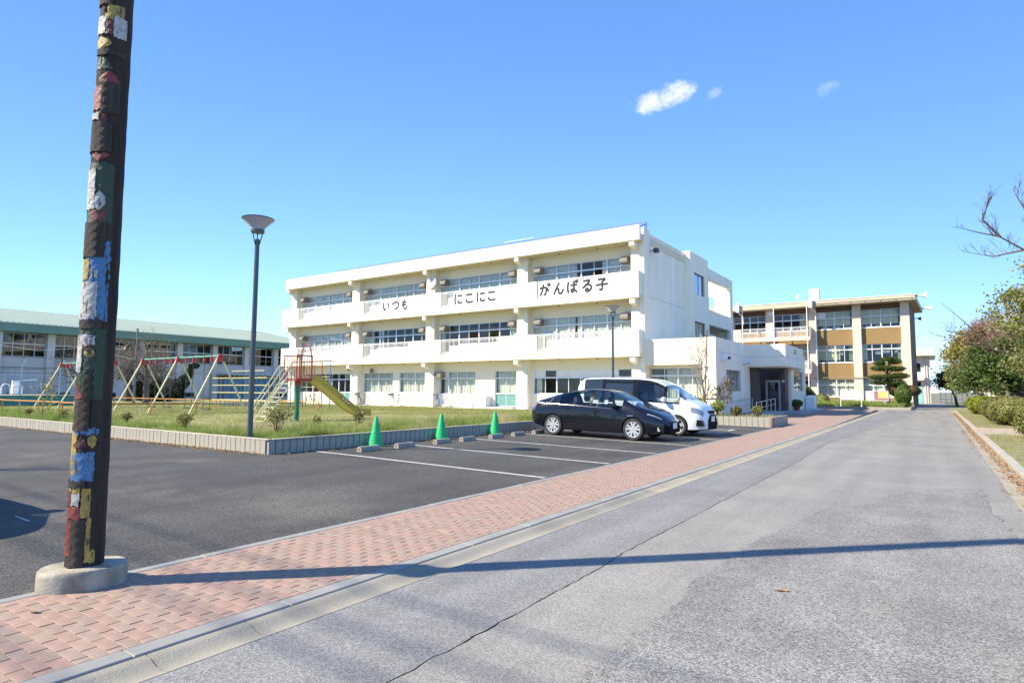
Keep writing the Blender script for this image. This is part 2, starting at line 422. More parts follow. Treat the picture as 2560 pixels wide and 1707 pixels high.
for b in bricks:
    c = bcol(b[0], b[2]); dz = rnd.uniform(-.0015, .0015)
    if b in single:
        key = (round(b[1]-b[0], 3), c)
        if key not in protos:
            hx, hy = (b[1]-b[0])/2, (b[3]-b[2])/2
            protos[key] = MB().cbox(-hx, hx, -hy, hy, -.03, 0, .0025).mesh('brick', Mb[c])
        share('brick', protos[key], ((b[0]+b[1])/2, (b[2]+b[3])/2, dz), path)
    else: rest.cbox(b[0], b[1], b[2], b[3], -.03, dz, .0025, c)
tag(rest.build('brick_field', Mb, path), kind='stuff')
# ---- brick forecourt before the entrance (too far to tell its bricks apart)
def brick_tex(name):
    m = bpy.data.materials.new(name); m.use_nodes = True; t = m.node_tree; p = t.nodes['Principled BSDF']
    g = t.nodes.new('ShaderNodeTexCoord'); mp = t.nodes.new('ShaderNodeMapping'); mp.inputs['Scale'].default_value = (1,1,1)
    b = t.nodes.new('ShaderNodeTexBrick'); b.inputs['Color1'].default_value = (.33,.205,.165,1); b.inputs['Color2'].default_value = (.29,.22,.17,1); b.inputs['Mortar'].default_value = (.2,.15,.12,1)
    b.inputs['Scale'].default_value = 1; b.inputs['Brick Width'].default_value = .2; b.inputs['Row Height'].default_value = .1; b.inputs['Mortar Size'].default_value = .004
    t.links.new(g.outputs['Object'], mp.inputs[0]); t.links.new(mp.outputs[0], b.inputs[0]); t.links.new(b.outputs[0], p.inputs['Base Color']); p.inputs['Roughness'].default_value = .85
    return m
M_court = brick_tex('forecourt brick')
struct(MB().poly([(-5.29,27.002),(-3.80,27.002),(-4.2,60.3),(-13,60.3),(-13,26.85),(-5.6,26.85)], -.004), 'forecourt', M_court)
# ---- car park, rising gently to the left
def lotz(x): return -.006+.08*min(1, max(0, (-5.38-x)/5.6))
lot = MB()
xs = [-5.386,-6.5,-7.6,-8.7,-9.8,-10.98,-11.9,-13,-60]
for a, b in zip(xs, xs[1:]):
    ya, yb = (-15, 26.84) if a > -11.8 else (-15, 7.9)
    lot.quad((b,ya,lotz(b)),(a,ya,lotz(a)),(a,yb,lotz(a)),(b,yb,lotz(b)))
lot.quad((-13.98,26.84,.07),(-5.62,26.84,-.003),(-5.62,27.0,-.003),(-13.98,27.0,.07))
lot.quad((-14.2,21.5,.074),(-11.9,21.5,.0742),(-11.9,27.0,.0742),(-14.2,27.0,.074))
car_park = struct(lot, 'car_park', M_lot)
def line(x0, x1, y0, y1):
    m = MB(); n = 5
    for i in range(n):
        a, b = x0+(x1-x0)*i/n, x0+(x1-x0)*(i+1)/n
        m.quad((a,y0,lotz(a)+.004),(b,y0,lotz(b)+.004),(b,y1,lotz(b)+.004),(a,y1,lotz(a)+.004))
    return m.build('painted_line', M_white_line, car_park)
for yl in (8.91, 11.39, 13.9, 16.46, 18.9): line(-10.95 if yl > 9 else -11.4, -5.46, yl-.05, yl+.05)
line(-9.5, -6.1, 21.75, 22.05); line(-9.4, -6.3, 23.3, 23.42); line(-9.4, -6.3, 24.1, 24.22); line(-6.42, -6.3, 23.42, 24.1)
line(-8.45, -8.05, 2.56, 2.585)
# ---- lawn and planting beds
def lawnz(x, y):
    z = .355-(max(8, y)-8)*.0062
    z = max(z, .17) + .02*math.sin(x*.7+1)*math.sin(y*.55) - .05*math.exp(-max(0, y-8.05)*2.5)
    return z if y < 33 else .185
M_lawn = mat('lawn soil', (.30,.27,.12), .95, c2=(.19,.22,.07), vs_=.5, bump=.6, bs=14, fine=.25, fs=40)
def sheet(name, x0, x1, y0, y1, st, zf, m, cut=None):
    nx, ny = max(2, int((x1-x0)/st)), max(2, int((y1-y0)/st)); b = MB()
    vs_ = [(x0+(x1-x0)*i/nx, y0+(y1-y0)*j/ny) for j in range(ny+1) for i in range(nx+1)]
    b.add([(x, y, zf(x, y)) for x, y in vs_], [(j*(nx+1)+i, j*(nx+1)+i+1, (j+1)*(nx+1)+i+1, (j+1)*(nx+1)+i) for j in range(ny) for i in range(nx)])
    return struct(b, name, m, smooth=60)
lawn = sheet('lawn', -46.8, -11.84, 7.96, 33.35, .8, lawnz, M_lawn)
sheet('lawn', -72, -46.8, 8, 60, 2.5, lambda x, y: .33 if y < 20 else .33-(min(y,40)-20)*.004, M_lawn)
sheet('lawn', -13.98, -11.845, 33.4, 35.2, 2, lambda x, y: .12, M_lawn)
M_apron = mat('concrete apron', (.52,.49,.43), .85, .12, 2, .2, 60)
struct(MB().box(-50, -11.85, 33.35, 35.1, -.3, .195), 'apron', M_apron)
struct(MB().box(-46.79, -11.85, 33.3, 33.352, -.3, .17), 'apron_edge', M_apron)
struct(MB().box(1.16, 60, -20, 27.9, -.3, -.01).box(1.16, 60, 30.6, 110, -.3, -.01), 'verge', mat('bare verge', (.26,.21,.13), .95, c2=(.15,.16,.05), vs_=1.1, bump=.5, bs=20, fine=.2, fs=60))
struct(MB().box(1.16, 8, 27.9, 30.6, -.3, .006), 'crossing_path', mat('pale path', (.40,.29,.24), .85, .12, 4, .2, 80))
# right kerb stones
rk = tag(bpy.data.objects.new('kerb', None), kind='structure'); col.objects.link(rk)
y = -6
while y < 60:
    if not (27.6 < y < 30.5): slab(1.17, 1.31, y, y+.594, -.15, .085+rnd.uniform(-.006,.006), 'kerb_stone', M_block, rk)
    y += .6
slab(1.31, 4.5, 27.76, 27.9, -.15, .08, 'kerb_stone', M_block, rk); slab(1.31, 4.5, 30.6, 30.74, -.15, .08, 'kerb_stone', M_block, rk)
struct(MB().quad((.74,-20,-.0155),(1.168,-20,-.0155),(1.168,62,-.0155),(1.0,62,-.0155)), 'gutter', M_sand)
# retaining wall of upright concrete blocks round the lawn
wall = thing('retaining_wall', 'low retaining wall of upright concrete blocks round the lawn', 'wall', (-11.8, 7.9, .05))
bm_l = MB().cbox(-.082, .082, -.055, .055, -.12, .30, .006).mesh('block', M_block)
n = 0; x = -11.86
while x > -49:
    share('block', bm_l, (x, 7.9+rnd.uniform(-.004,.004), .075), wall); x -= .186; n += 1
y = 7.955
bm_r = MB().cbox(-.055, .055, -.078, .078, -.12, .30, .006).mesh('block', M_block)
while y < 22:
    share('block', bm_r, (-11.745+.004*(y-8)+rnd.uniform(-.004,.004), y, .072), wall); y += .178; n += 1
MB().box(-49, -11.72, 7.93, 7.99, -.05, .365).box(-11.835, -11.775, 7.99, 22, -.05, .36).build('backing', mat('wall joint', (.09,.085,.075), .95), wall)
MB().cbox(-49, -11.685, 7.842, 7.96, .376, .396, .006).cbox(-11.80, -11.66, 7.962, 22.0, .373, .393, .006).build('coping', mat('coping', (.40,.36,.29), .9, .15, 3, .2, 60), wall)
# flower bed before the annexe
bed = thing('flower_bed_wall', 'low pale block wall of the flower bed by the entrance', 'wall', (-7.6, 26.8, 0))
x = -5.74
bm_b = MB().cbox(-.108, .108, -.055, .055, -.1, .40, .006).mesh('block', M_block)
while x > -12: share('block', bm_b, (x, 26.9, 0), bed); x -= .235
MB().box(-12, -5.64, 26.935, 26.985, -.05, .36).build('backing', MATS['wall joint'], bed)
MB().box(-5.66, -5.56, 26.86, 30.2, -.1, .40).build('end_wall', M_block, bed)
struct(MB().box(-12, -5.66, 26.99, 30.2, -.2, .33), 'flower_bed', mat('bed soil', (.11,.085,.055), .95, .25, 5, .6, 30))
# ================================================================== BUILDINGS
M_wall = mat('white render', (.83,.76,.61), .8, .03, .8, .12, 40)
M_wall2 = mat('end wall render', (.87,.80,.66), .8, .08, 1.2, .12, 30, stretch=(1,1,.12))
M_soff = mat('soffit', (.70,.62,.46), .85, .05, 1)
M_rail = mat('white painted steel', (.80,.80,.80), .45)
M_alu = mat('aluminium sash', (.72,.76,.80), .4, metal=.25)
M_glass = glass('window glass', (.93,.96,.96), .03, .97)
M_glassd = glass('window glass deep', (.55,.6,.62), .06, .75)
M_int = mat('room interior', (.30,.28,.25), .9, .2, .6)
M_panel = mat('white panel', (.78,.79,.80), .5)
M_teal = mat('teal panel', (.13,.30,.27), .45, .06, 3)
M_ac = mat('grey vent box', (.20,.185,.16), .6, .08, 4)
M_dark = mat('dark void', (.02,.02,.02), .9)
def cloth(name, c):
    m = bpy.data.materials.new(name); m.use_nodes = True; t = m.node_tree; p = t.nodes['Principled BSDF']; p.inputs['Base Color'].default_value = c+(1,); p.inputs['Roughness'].default_value = .9
    n = t.nodes.new('ShaderNodeTexNoise'); n.inputs['Scale'].default_value = 5; h = t.nodes.new('ShaderNodeMapRange'); h.inputs['To Min'].default_value = .8; h.inputs['To Max'].default_value = 1.15
    g = t.nodes.new('ShaderNodeTexCoord'); t.links.new(g.outputs['Object'], n.inputs['Vector']); t.links.new(n.outputs[0], h.inputs['Value'])
    x = t.nodes.new('ShaderNodeMix'); x.data_type = 'RGBA'; x.blend_type = 'MULTIPLY'; x.inputs[0].default_value = 1; x.inputs[6].default_value = c+(1,); t.links.new(h.outputs[0], x.inputs[7]); t.links.new(x.outputs[2], p.inputs['Base Color'])
    l = t.nodes.new('ShaderNodeBsdfTranslucent'); l.inputs[0].default_value = c+(1,); mx = t.nodes.new('ShaderNodeMixShader'); mx.inputs[0].default_value = .1
    t.links.new(p.outputs[0], mx.inputs[1]); t.links.new(l.outputs[0], mx.inputs[2]); t.links.new(mx.outputs[0], t.nodes['Material Output'].inputs[0]); return m
M_cur = cloth('cream curtain', (.90,.86,.72)); M_cur2 = cloth('grey curtain', (.82,.82,.76)); M_cury = cloth('yellow curtain', (.80,.70,.42)); M_curg = cloth('green curtain', (.20,.28,.16))
class Face:
    """a facade: u runs along it, d goes into the building"""
    def __init__(s, axis, p): s.axis = axis; s.p = p
    def pt(s, u, d, z): return (u, s.p+d, z) if s.axis == 'y' else (s.p-d, u, z)
    def box(s, m, u0, u1, d0, d1, z0, z1, mi=0):
        if s.axis == 'y': m.box(u0, u1, s.p+d0, s.p+d1, z0, z1, mi)
        else: m.box(s.p-d1, s.p-d0, u0, u1, z0, z1, mi)
        return m
def curtain(face, par, u0, u1, z0, z1, d, m, amp=.03, pitch=.16):
    n = max(6, int((u1-u0)/.04)); b = MB(); ph = rnd.random()*6
    for i in range(n+1):
        u = u0+(u1-u0)*i/n; o = amp*math.sin(u*2*math.pi/pitch+ph)+amp*.6*math.sin(u*2*math.pi/(pitch*2.7)+ph*2)
        for z in (z0+rnd.uniform(0,.02), z1): b.v.append(face.pt(u, d+o, z))
    b.f = [(2*i, 2*i+2, 2*i+3, 2*i+1) for i in range(n)]; b.mi = [0]*n
    return b.build('curtain', m, par, smooth=80, fix=False)
def window(face, bld, us, zs, fr=.045, d0=.0, dep=.07, fm=None, gm=None, panels=(), opaque=None, sill=0, skip=(), heavy=(), gd=.03):
    """sash window: us = pane edges along the wall, zs = edges upwards; every cell is a pane"""
    m = MB(); u0, u1, z0, z1 = us[0], us[-1], zs[0], zs[-1]
    face.box(m, u0, u1, d0, d0+dep, z1-fr, z1); face.box(m, u0, u1, d0, d0+dep, z0, z0+fr)
    face.box(m, u0, u0+fr, d0, d0+dep, z0+fr, z1-fr); face.box(m, u1-fr, u1, d0, d0+dep, z0+fr, z1-fr)
    for z in zs[1:-1]: face.box(m, u0+fr, u1-fr, d0-.012, d0+dep, z-fr, z+fr)
    for i, u in enumerate(us[1:-1], 1):
        wd = fr*.9 if i in heavy else fr*.45
        for za, zb in zip(zs, zs[1:]): face.box(m, u-wd, u+wd, d0+(.0 if i in heavy else .008), d0+dep-.01, za+fr, zb-fr)
    w_ = m.build('window', fm or M_alu, bld)
    if sill: 
        b = MB(); face.box(b, u0-.05, u1+.05, d0-.09, d0+.0, z0-.07, z0-.004); b.build('sill', M_panel if sill == 1 else fm or M_alu, w_)
    for r, (za, zb) in enumerate(zip(zs, zs[1:])):
        for c, (ua, ub) in enumerate(zip(us, us[1:])):
            if (c, r) in skip: continue
            b = MB(); op = (c, r) in panels
            face.box(b, ua+.02, ub-.02, d0+gd, d0+gd+(.02 if op else .006), za+fr*.9, zb-fr*.9)
            b.build('panel' if op else 'pane', (opaque or M_panel) if op else (gm or M_glass), w_)
    return w_
# ------------------------------------------------------------------ white classroom block
sch = thing('school_building', 'long white three storey classroom building with balconies and hiragana panels', 'building', (-31.5, 38, .19))
FS = Face('y', 35.15)
pil = [-14.63-8.43*i for i in range(5)]                       # column centres
Zb = [3.51, 7.03, 10.53]                                      # undersides of balconies and roof
for cx in pil:
    MB().box(cx-.43, cx+.43, 34.64, 35.6, .1, 10.53).build('column', M_wall, sch)
for k, z in enumerate(Zb):
    for cx in pil:
        x0 = cx-.16
        MB().extr([(34.06,z+.01),(34.06,z-.31),(34.64,z-.47),(34.66,z+.01)], 'x', cx-.30, cx+.04).build('bracket', M_wall, sch)
for z in Zb[:2]:
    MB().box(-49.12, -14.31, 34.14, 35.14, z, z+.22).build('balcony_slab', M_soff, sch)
    MB().box(-48.9, -14.5, 35.14, 42.9, z+.0, z+.3).build('floor_slab', M_int, sch)
MB().box(-48.9, -14.5, 35.14, 42.9, .0, .22).build('floor_slab', M_int, sch)
MB().box(-48.72, -14.22, 34.26, 42.9, 10.532, 10.95).build('roof', M_soff, sch)
MB().box(-48.72, -14.22, 34.0, 34.255, 10.53, 11.42).box(-48.72, -48.45, 34.257, 42.9, 10.953, 11.42).build('parapet', M_wall, sch)
MB().box(-48.9, -14.46, 42.9, 43.1, .0, 11.15).build('back_wall', M_wall, sch)
MB().box(-48.9, -48.6, 35.6, 42.9, .0, 10.53).build('end_wall', M_wall, sch)
# end wall to the road: front pier, recessed panel with groove lines, tower, open roof frame
e = MB(); e.box(-14.5, -14.27, 35.62, 42.1, .0, 11.15); ew = e.build('end_wall', M_wall2, sch)
MB().box(-14.5, -14.2, 34.63, 35.62, 10.535, 11.39).box(-14.5,-14.195,34.63,35.615,.1,10.53).build('pier', M_wall2, sch)
for z in (10.58, 7.24): MB().box(-14.273, -14.266, 35.63, 42.09, z-.013, z+.013).build('groove', mat('groove', (.42,.41,.40), .9), ew)
MB().box(-14.55, -14.24, 35.6, 46.2, 11.152, 11.2).build('coping', M_wall2, sch)
tw = MB(); X1 = -13.83
def wall_x(m, x0, x1, ys, zs, holes):
    """wall on a grid of ys and zs, with the cells in holes left open"""
    for i, (ya, yb) in enumerate(zip(ys, ys[1:])):
        for j, (za, zb) in enumerate(zip(zs, zs[1:])):
            if (i, j) not in holes: m.box(x0, x1, ya, yb, za, zb)
    return m
wall_x(tw, X1-.25, X1, [42.1,42.95,45.32,46.2], [.1,5.2,6.45,8.42,9.95,11.34], {(1,1),(1,3)})
tw.box(-18, X1-.25, 42.1, 42.35, .1, 11.34).box(-18, X1-.25, 45.95, 46.2, .1, 11.34).box(-18, X1-.25, 42.35, 45.95, 11.1, 11.34)
tower = tw.build('stair_tower', M_wall2, sch)
FT = Face('x', X1)
M_bronze = mat('bronze sash', (.16,.11,.09), .4, metal=.3)
window(FT, sch, [42.97,44.2,45.3], [8.44,9.93], fr=.05, d0=.1, fm=M_bronze, gm=glass('sky glass',(.6,.7,.8),.35,.6))
window(FT, sch, [42.97,44.2,45.3], [5.22,6.43], fr=.05, d0=.1, fm=M_bronze, skip=((0,0),))
curtain(FT, tower, 44.2, 45.3, 5.2, 6.4, .3, M_cur)
fr_ = MB(); wall_x(fr_, X1-.3, X1, [46.2,46.32,52.2,53.0], [.1,5.0,6.5,7.62,9.98,10.8], {(1,1),(1,3)})
fr_.box(-18.6, X1-.3, 52.5, 52.8, .1, 7.6).box(-15.2, X1-.3, 52.45, 52.8, 7.6, 10.8).box(-22, -15.2, 52.45, 52.8, 9.5, 10.8)
fr_.box(-22, X1-.3, 46.2, 52.45, 7.3, 7.6).box(-22, X1-.3, 46.2, 52.45, 4.6, 4.9)
fr_.box(-22, -21.7, 46.2, 52.8, .1, 10.6).build('roof_frame', M_wall2, sch)
tp = MB().box(-15.35, -15.2, 46.2, 50.6, 7.6, 9.15).box(-15.2,-14.9,48.6,49.0,7.6,9.25)
tp.build('terrace_wall', M_wall2, sch)
MB().box(-14.8, -14.6, 46.4, 50.2, 4.9, 6.0).box(-18,-17.7,46.3,52.4,4.9,7.3).build('landing_wall', M_wall, sch)
# flood lamp high on the end wall, vent grilles
MB().tube((-14.25,35.75,10.15),(-13.95,35.75,10.15),.03).box(-14.0,-13.72,35.62,35.95,10.0,10.26).build('flood_lamp', mat('dark metal', (.05,.05,.055), .5), sch)
# storey walls, beams and windows
def storey(zf, z_top, z_tr, z_sill, zc, k):
    for b in range(4):
        xl, xr = pil[b+1]+.43, pil[b]-.43
        MB().box(xl, xr, 35.15, 35.4, z_top+.1, zc).build('beam', M_wall, sch)
        x0, x1 = xl+.10, xr-.02
        us = [x0+(x1-x0)*i/8 for i in range(9)]
        MB().box(xl, xr, 35.15, 35.4, zf, z_sill).build('spandrel_wall', M_wall, sch)
        MB().box(xl, x0, 35.16, 35.4, z_sill, z_top+.1).box(x0, x1, 35.17, 35.4, z_top, z_top+.1).build('reveal', M_wall, sch)
        pn = ((0,1),(7,1)) if (k, b) != (9, 9) else ()
        op = {(2,1):((3,0),(5,0)), (2,0):((3,0),), (3,0):((5,0),)}.get((k,b), ())
        wn = window(FS, sch, us, [z_sill, z_tr, z_top], d0=.08, panels=pn, heavy=(2,4,6), skip=op)
        tag(wn)
        # vent boxes through the end panels
        for i in (0, 7):
            c = (us[i]+us[i+1])/2+(.18 if i == 0 else -.02); zc_ = (z_tr+z_top)/2
            v = MB().box(c-.27, c+.27, 34.72 if i == 0 else 34.80, 35.19, zc_-.21, zc_+.2).extr([(34.6,zc_-.02),(34.6,zc_-.17),(34.78,zc_-.205),(34.78,zc_+.17)], 'x', c-.25, c+.25)
            v.build('vent_box', M_ac, sch)
        # curtains, open here and there
        drawn = [(0,8)]
        if (k,b) == (2,2): drawn = [(0,1.2),(2.1,2.4)]      # partly open rooms
        if (k,b) == (3,0): drawn = [(0,3.6),(5.6,8)]
        if (k,b) == (2,1): drawn = [(0,.5),(6.9,7.6)]
        if (k,b) == (2,0): drawn = [(0,3.45),(3.65,8)]
        st = (x1-x0)/8
        for a, c in drawn: curtain(FS, wn, x0+a*st, x0+c*st, z_sill+.05, z_top-.06, .20, M_cur if rnd.random() < .7 else M_cur2)
storey(3.81, 6.32, 5.78, 4.3, 7.03, 2); storey(7.33, 9.85, 9.3, 7.8, 10.532, 3)
# balcony fronts: solid lengths and railings between them
opn = [(-21.48,-16.22),(-29.86,-24.70),(-38.24,-33.13),(-46.74,-41.65)]
for k, (zb, zt) in enumerate(((3.51,5.14),(7.03,8.66))):
    edges = [-14.31]+[v for o in opn for v in (o[1], o[0])]+[-49.12]
    for a, b in zip(edges[0::2], edges[1::2]):
        MB().box(b, a, 34.0, 34.14, zb-.002, zt).box(a-.14, a, 34.14, 34.64, zb+.22, zt).build('balcony_front', M_wall, sch)
    MB().box(-49.12, -48.98, 34.14, 35.6, zb+.222, zt).build('balcony_end', M_wall, sch)
    for i, (a, b) in enumerate(opn):
        MB().box(a, b, 34.03, 34.16, zb, zb+.52).build('upstand', M_wall, sch)
        rl = MB().box(a-.05, b, 34.06, 34.11, zt-.06, zt-.01).box(a, b, 34.07, 34.10, zb+.60, zb+.63).box(a, b, 34.07, 34.10, zt-.17, zt-.15).build('railing', M_rail, sch)
        n = int((b-a)/.115)
        for q in range(n):
            x = a+(b-a)*q/n; big = q % 10 == 0
            MB().box(x, x+(.04 if big else .018), 34.075, 34.095, zb+.52, zt-.06).build('baluster', M_rail, rl)
        if (k, i) != (1, 0):
            p0 = a+.75 if k == 0 else a+.6
            for q in range(5):
                xa = p0+(b-.05-p0)*q/5; xb = p0+(b-.05-p0)*(q+1)/5
                if (k, i, q) == (0, 0, 4): xb -= .55
                MB().box(xa, xb-.012, 34.125, 34.14, zb+.53, zt-.35-.12*(q == 0)).build('screen_board', M_panel, rl)
for zb in Zb:                                                # small lamps under the soffits
    for cx in pil[:-1]:
        for t in (.33, .66): MB().tube((cx-8.43*t,34.75,zb+.002),(cx-8.43*t,34.75,zb-.07),.06,.045).build('soffit_lamp', mat('brown lamp', (.22,.17,.10), .6), sch)
# ground floor, bay by bay
G0, GT, GR, GS = .19, 2.82, 2.31, 1.24
for b in range(4): MB().box(pil[b+1]+.43, pil[b]-.43, 35.15, 35.4, GT, 3.51).build('beam', M_wall, sch)
def gwall(x0, x1, z0=.1, z1=GT): return MB().box(x0, x1, 35.15, 35.4, z0, z1).build('wall', M_wall, sch)
def edges8(a, b, n): return [a+(b-a)*i/n for i in range(n+1)]
# bay D
gwall(-22.63,-15.06,.1,GS); gwall(-22.63,-22.45,GS,GT); gwall(-15.32,-15.06,GS,GT)
wD = window(FS, sch, edges8(-22.45,-15.32,8), [GS,GR,GT], d0=.08, panels=((0,1),(2,1),(3,1),(4,1),(5,1),(6,1)), heavy=(2,4,6), sill=1, skip=((1,0),))
curtain(FS, wD, -22.4, -21.95, GS+.05, GR, .3, M_cur)
curtain(FS, wD, -17.2, -15.4, GS+.05, GR, .34, M_cur2)
# bay C
gwall(-31.06,-30.05,.1,1.16); gwall(-27.46,-25.7); gwall(-23.88,-23.49); gwall(-30.05,-27.46,.1,1.16); gwall(-31.06,-30.9,1.16,GT)
wC = window(FS, sch, [-30.9,-30.05,-29.19,-28.3,-27.46], [1.16,GR,GT], d0=.08, panels=((0,1),), heavy=(1,2), sill=1)
MB().box(-31.0,-30.42,34.7,35.2,2.38,2.78).build('vent_box', M_ac, sch)
curtain(FS, wC, -30.7, -27.5, 1.2, GT-.05, .3, M_cur)
dC = window(FS, sch, [-25.7,-24.78,-23.88], [.33,1.22,GR,GT], d0=.08, panels=((0,0),(1,0)), opaque=M_teal)
curtain(FS, dC, -25.65, -23.93, .4, GT-.05, .3, M_cur)
MB().box(-26.1,-23.7,34.5,35.15,.19,.30).build('step', M_apron, sch)
# bay B
gwall(-39.49,-31.92,.1,GS); gwall(-39.49,-39.3,GS,GT); gwall(-35.86,-35.14,GS,GT); gwall(-32.4,-31.92,GS,GT)
w1 = window(FS, sch, edges8(-39.3,-35.86,4), [GS,GR,GT], d0=.08, heavy=(2,)); w2 = window(FS, sch, [-35.14,-34.3,-33.46,-32.4], [GS,GR,GT], d0=.08, heavy=(2,))
curtain(FS, w1, -39.25, -35.9, GS+.03, GT-.05, .28, M_cur); curtain(FS, w2, -35.1, -32.45, GS+.03, GT-.05, .28, M_cur)
# bay A
gwall(-47.92,-42.5,.1,1.19); gwall(-40.9,-40.35)
wA = window(FS, sch, [-47.9,-46.9,-46.0,-45.15,-44.28,-43.4,-42.5], [1.19,GR,GT], d0=.08, heavy=(2,4))
dA = window(FS, sch, [-42.5,-41.7,-40.9], [.33,1.2,GR,GT], d0=.08, panels=((0,0),(1,0),(1,2)), opaque=M_teal)
MB().box(-43,-40.6,34.4,35.15,.19,.30).build('step', M_apron, sch)
curtain(FS, wA, -44.2, -43.6, 1.25, GR, .3, M_cur2)
MB().box(-40.6,-40.25,34.2,34.6,3.02,3.35).build('wall_lamp', M_ac, sch)
MB().lathe([(.14,-.25),(.16,-.1),(.12,.1),(.03,.16)], (-38.1,34.9,3.05), 12).build('wall_lamp', M_ac, sch)
# round wall clock on the second column
ck_ = MB().lathe([(.47,0),(.47,-.10),(.42,-.13)], (pil[2]+.18, 34.63, 9.62), 28, 'y').build('clock', mat('clock rim', (.60,.60,.58), .5), sch, smooth=30)
MB().lathe([(.41,-.131),(.0,-.135)], (pil[2]+.18, 34.63, 9.62), 28, 'y').build('clock_face', mat('clock face', (.62,.63,.60), .4), ck_)
MB().box(pil[2]+.165, pil[2]+.195, 34.485, 34.495, 9.62, 9.92).extr([(pil[2]+.17,9.60),(pil[2]+.20,9.64),(pil[2]-.02,9.75),(pil[2]-.03,9.71)], 'y', 34.485, 34.492).build('clock_hand', M_dark, ck_)
for cx in pil[1:]:                                            # rainwater pipe beside each column
    MB().tube((cx-.50,35.05,.2),(cx-.50,35.05,3.5),.035).build('downpipe', M_wall, sch)
# ------------------------------------------------------------------ hiragana panels hung on the top railing
STROKES = {'い':[[(.15,.85),(.13,.5),(.2,.24),(.28,.14),(.38,.28)],[(.68,.78),(.80,.6),(.86,.34)]],
 'つ':[[(.08,.64),(.4,.78),(.7,.77),(.88,.61),(.85,.4),(.66,.22),(.4,.15)]],
 'も':[[(.45,.93),(.4,.5),(.4,.26),(.55,.10),(.74,.14),(.83,.36)],[(.18,.70),(.66,.72)],[(.16,.46),(.66,.48)]],
 'に':[[(.18,.88),(.12,.5),(.17,.10)],[(.45,.75),(.87,.76)],[(.44,.36),(.5,.19),(.66,.13),(.90,.17)]],
 'こ':[[(.18,.78),(.80,.78)],[(.16,.36),(.25,.19),(.5,.12),(.86,.16)]],
 'が':[[(.06,.64),(.42,.68),(.60,.66),(.62,.42),(.55,.14),(.42,.13)],[(.36,.91),(.28,.5),(.10,.10)],[(.70,.62),(.83,.38)],[(.76,.92),(.84,.78)],[(.89,.97),(.97,.83)]],
 'ん':[[(.55,.93),(.3,.5),(.11,.09)],[(.20,.32),(.40,.5),(.52,.42),(.52,.2),(.65,.10),(.81,.18),(.92,.40)]],
 'ば':[[(.15,.88),(.09,.5),(.14,.10)],[(.38,.65),(.87,.67)],[(.62,.91),(.63,.3),(.55,.14),(.42,.15),(.40,.27),(.5,.34),(.70,.26),(.88,.11)],[(.76,.96),(.83,.84)],[(.89,1.),(.96,.88)]],
 'る':[[(.22,.86),(.72,.88),(.42,.58),(.15,.34)],[(.15,.34),(.5,.57),(.76,.52),(.86,.32),(.72,.12),(.48,.07),(.37,.18),(.48,.29),(.62,.20)]],
 '子':[[(.22,.86),(.76,.87),(.52,.66)],[(.52,.66),(.55,.3),(.48,.08),(.33,.11)],[(.04,.46),(.96,.49)]]}
def spline(pts, n=6):
    P_ = [pts[0]]+list(pts)+[pts[-1]]; out = []
    for i in range(1, len(P_)-2):
        p0, p1, p2, p3 = [Vector((*q, 0)) for q in P_[i-1:i+3]]
        for k in range(n):
            t = k/n; out.append(.5*((2*p1)+(p2-p0)*t+(2*p0-5*p1+4*p2-p3)*t*t+(3*p1-p0-3*p2+p3)*t**3))
    return out+[Vector((*pts[-1], 0))]
M_ink = mat('dark lettering', (.045,.045,.055), .8, spec=.2); M_board = mat('letter panel', (.82,.82,.82), .6)
boards = [(-20.85,'が'),(-19.82,'ん'),(-18.79,'ば'),(-17.74,'る'),(-16.72,'子'),
          (-28.2,'に'),(-27.2,'こ'),(-26.15,'に'),(-25.2,'こ'),(-35.6,'い'),(-34.58,'つ'),(-33.6,'も')]
romaji = {'が':'GA','ん':'N','ば':'BA','る':'RU','子':'child','い':'I','つ':'TSU','も':'MO'}
seen = {}
for x, ch in boards:
    seen[ch] = seen.get(ch, 0)+1; first = seen[ch] == 1
    if ch == 'に': lab = 'white panel lettered に (NI), opening the word on the middle railing' if first else 'white panel lettered に (NI), third letter of the word on the middle railing'
    elif ch == 'こ': lab = 'white panel lettered こ (KO), between the two NI panels' if first else 'white panel lettered こ (KO), closing the word after the second NI'
    else: lab = f'white panel lettered {ch} ({romaji[ch]}) on the top balcony railing'
    p = thing('letter_panel', lab, 'sign', (x, 34.02, 8.05), group='letter panels on the top balcony')
    MB().box(-.495,.495,-.012,.012,-.50,.47).build('board', M_board, p, world=False)
    b = MB()
    for st_ in STROKES[ch]:
        q = [Vector(((v.x-.5)*.84, -.016, (v.y-.5)*.84-.01)) for v in spline(st_)]
        b.path(q, .073, 8); b.lathe([(0,-.066),(.047,-.047),(.066,0),(.047,.047),(0,.066)], q[0], 8); b.lathe([(0,-.066),(.047,-.047),(.066,0),(.047,.047),(0,.066)], q[-1], 8)
    b.v = [(vx, -.014+(vy+.016)*.12, vz) for vx, vy, vz in b.v]
    b.build('lettering', M_ink, p, world=False, fix=False)
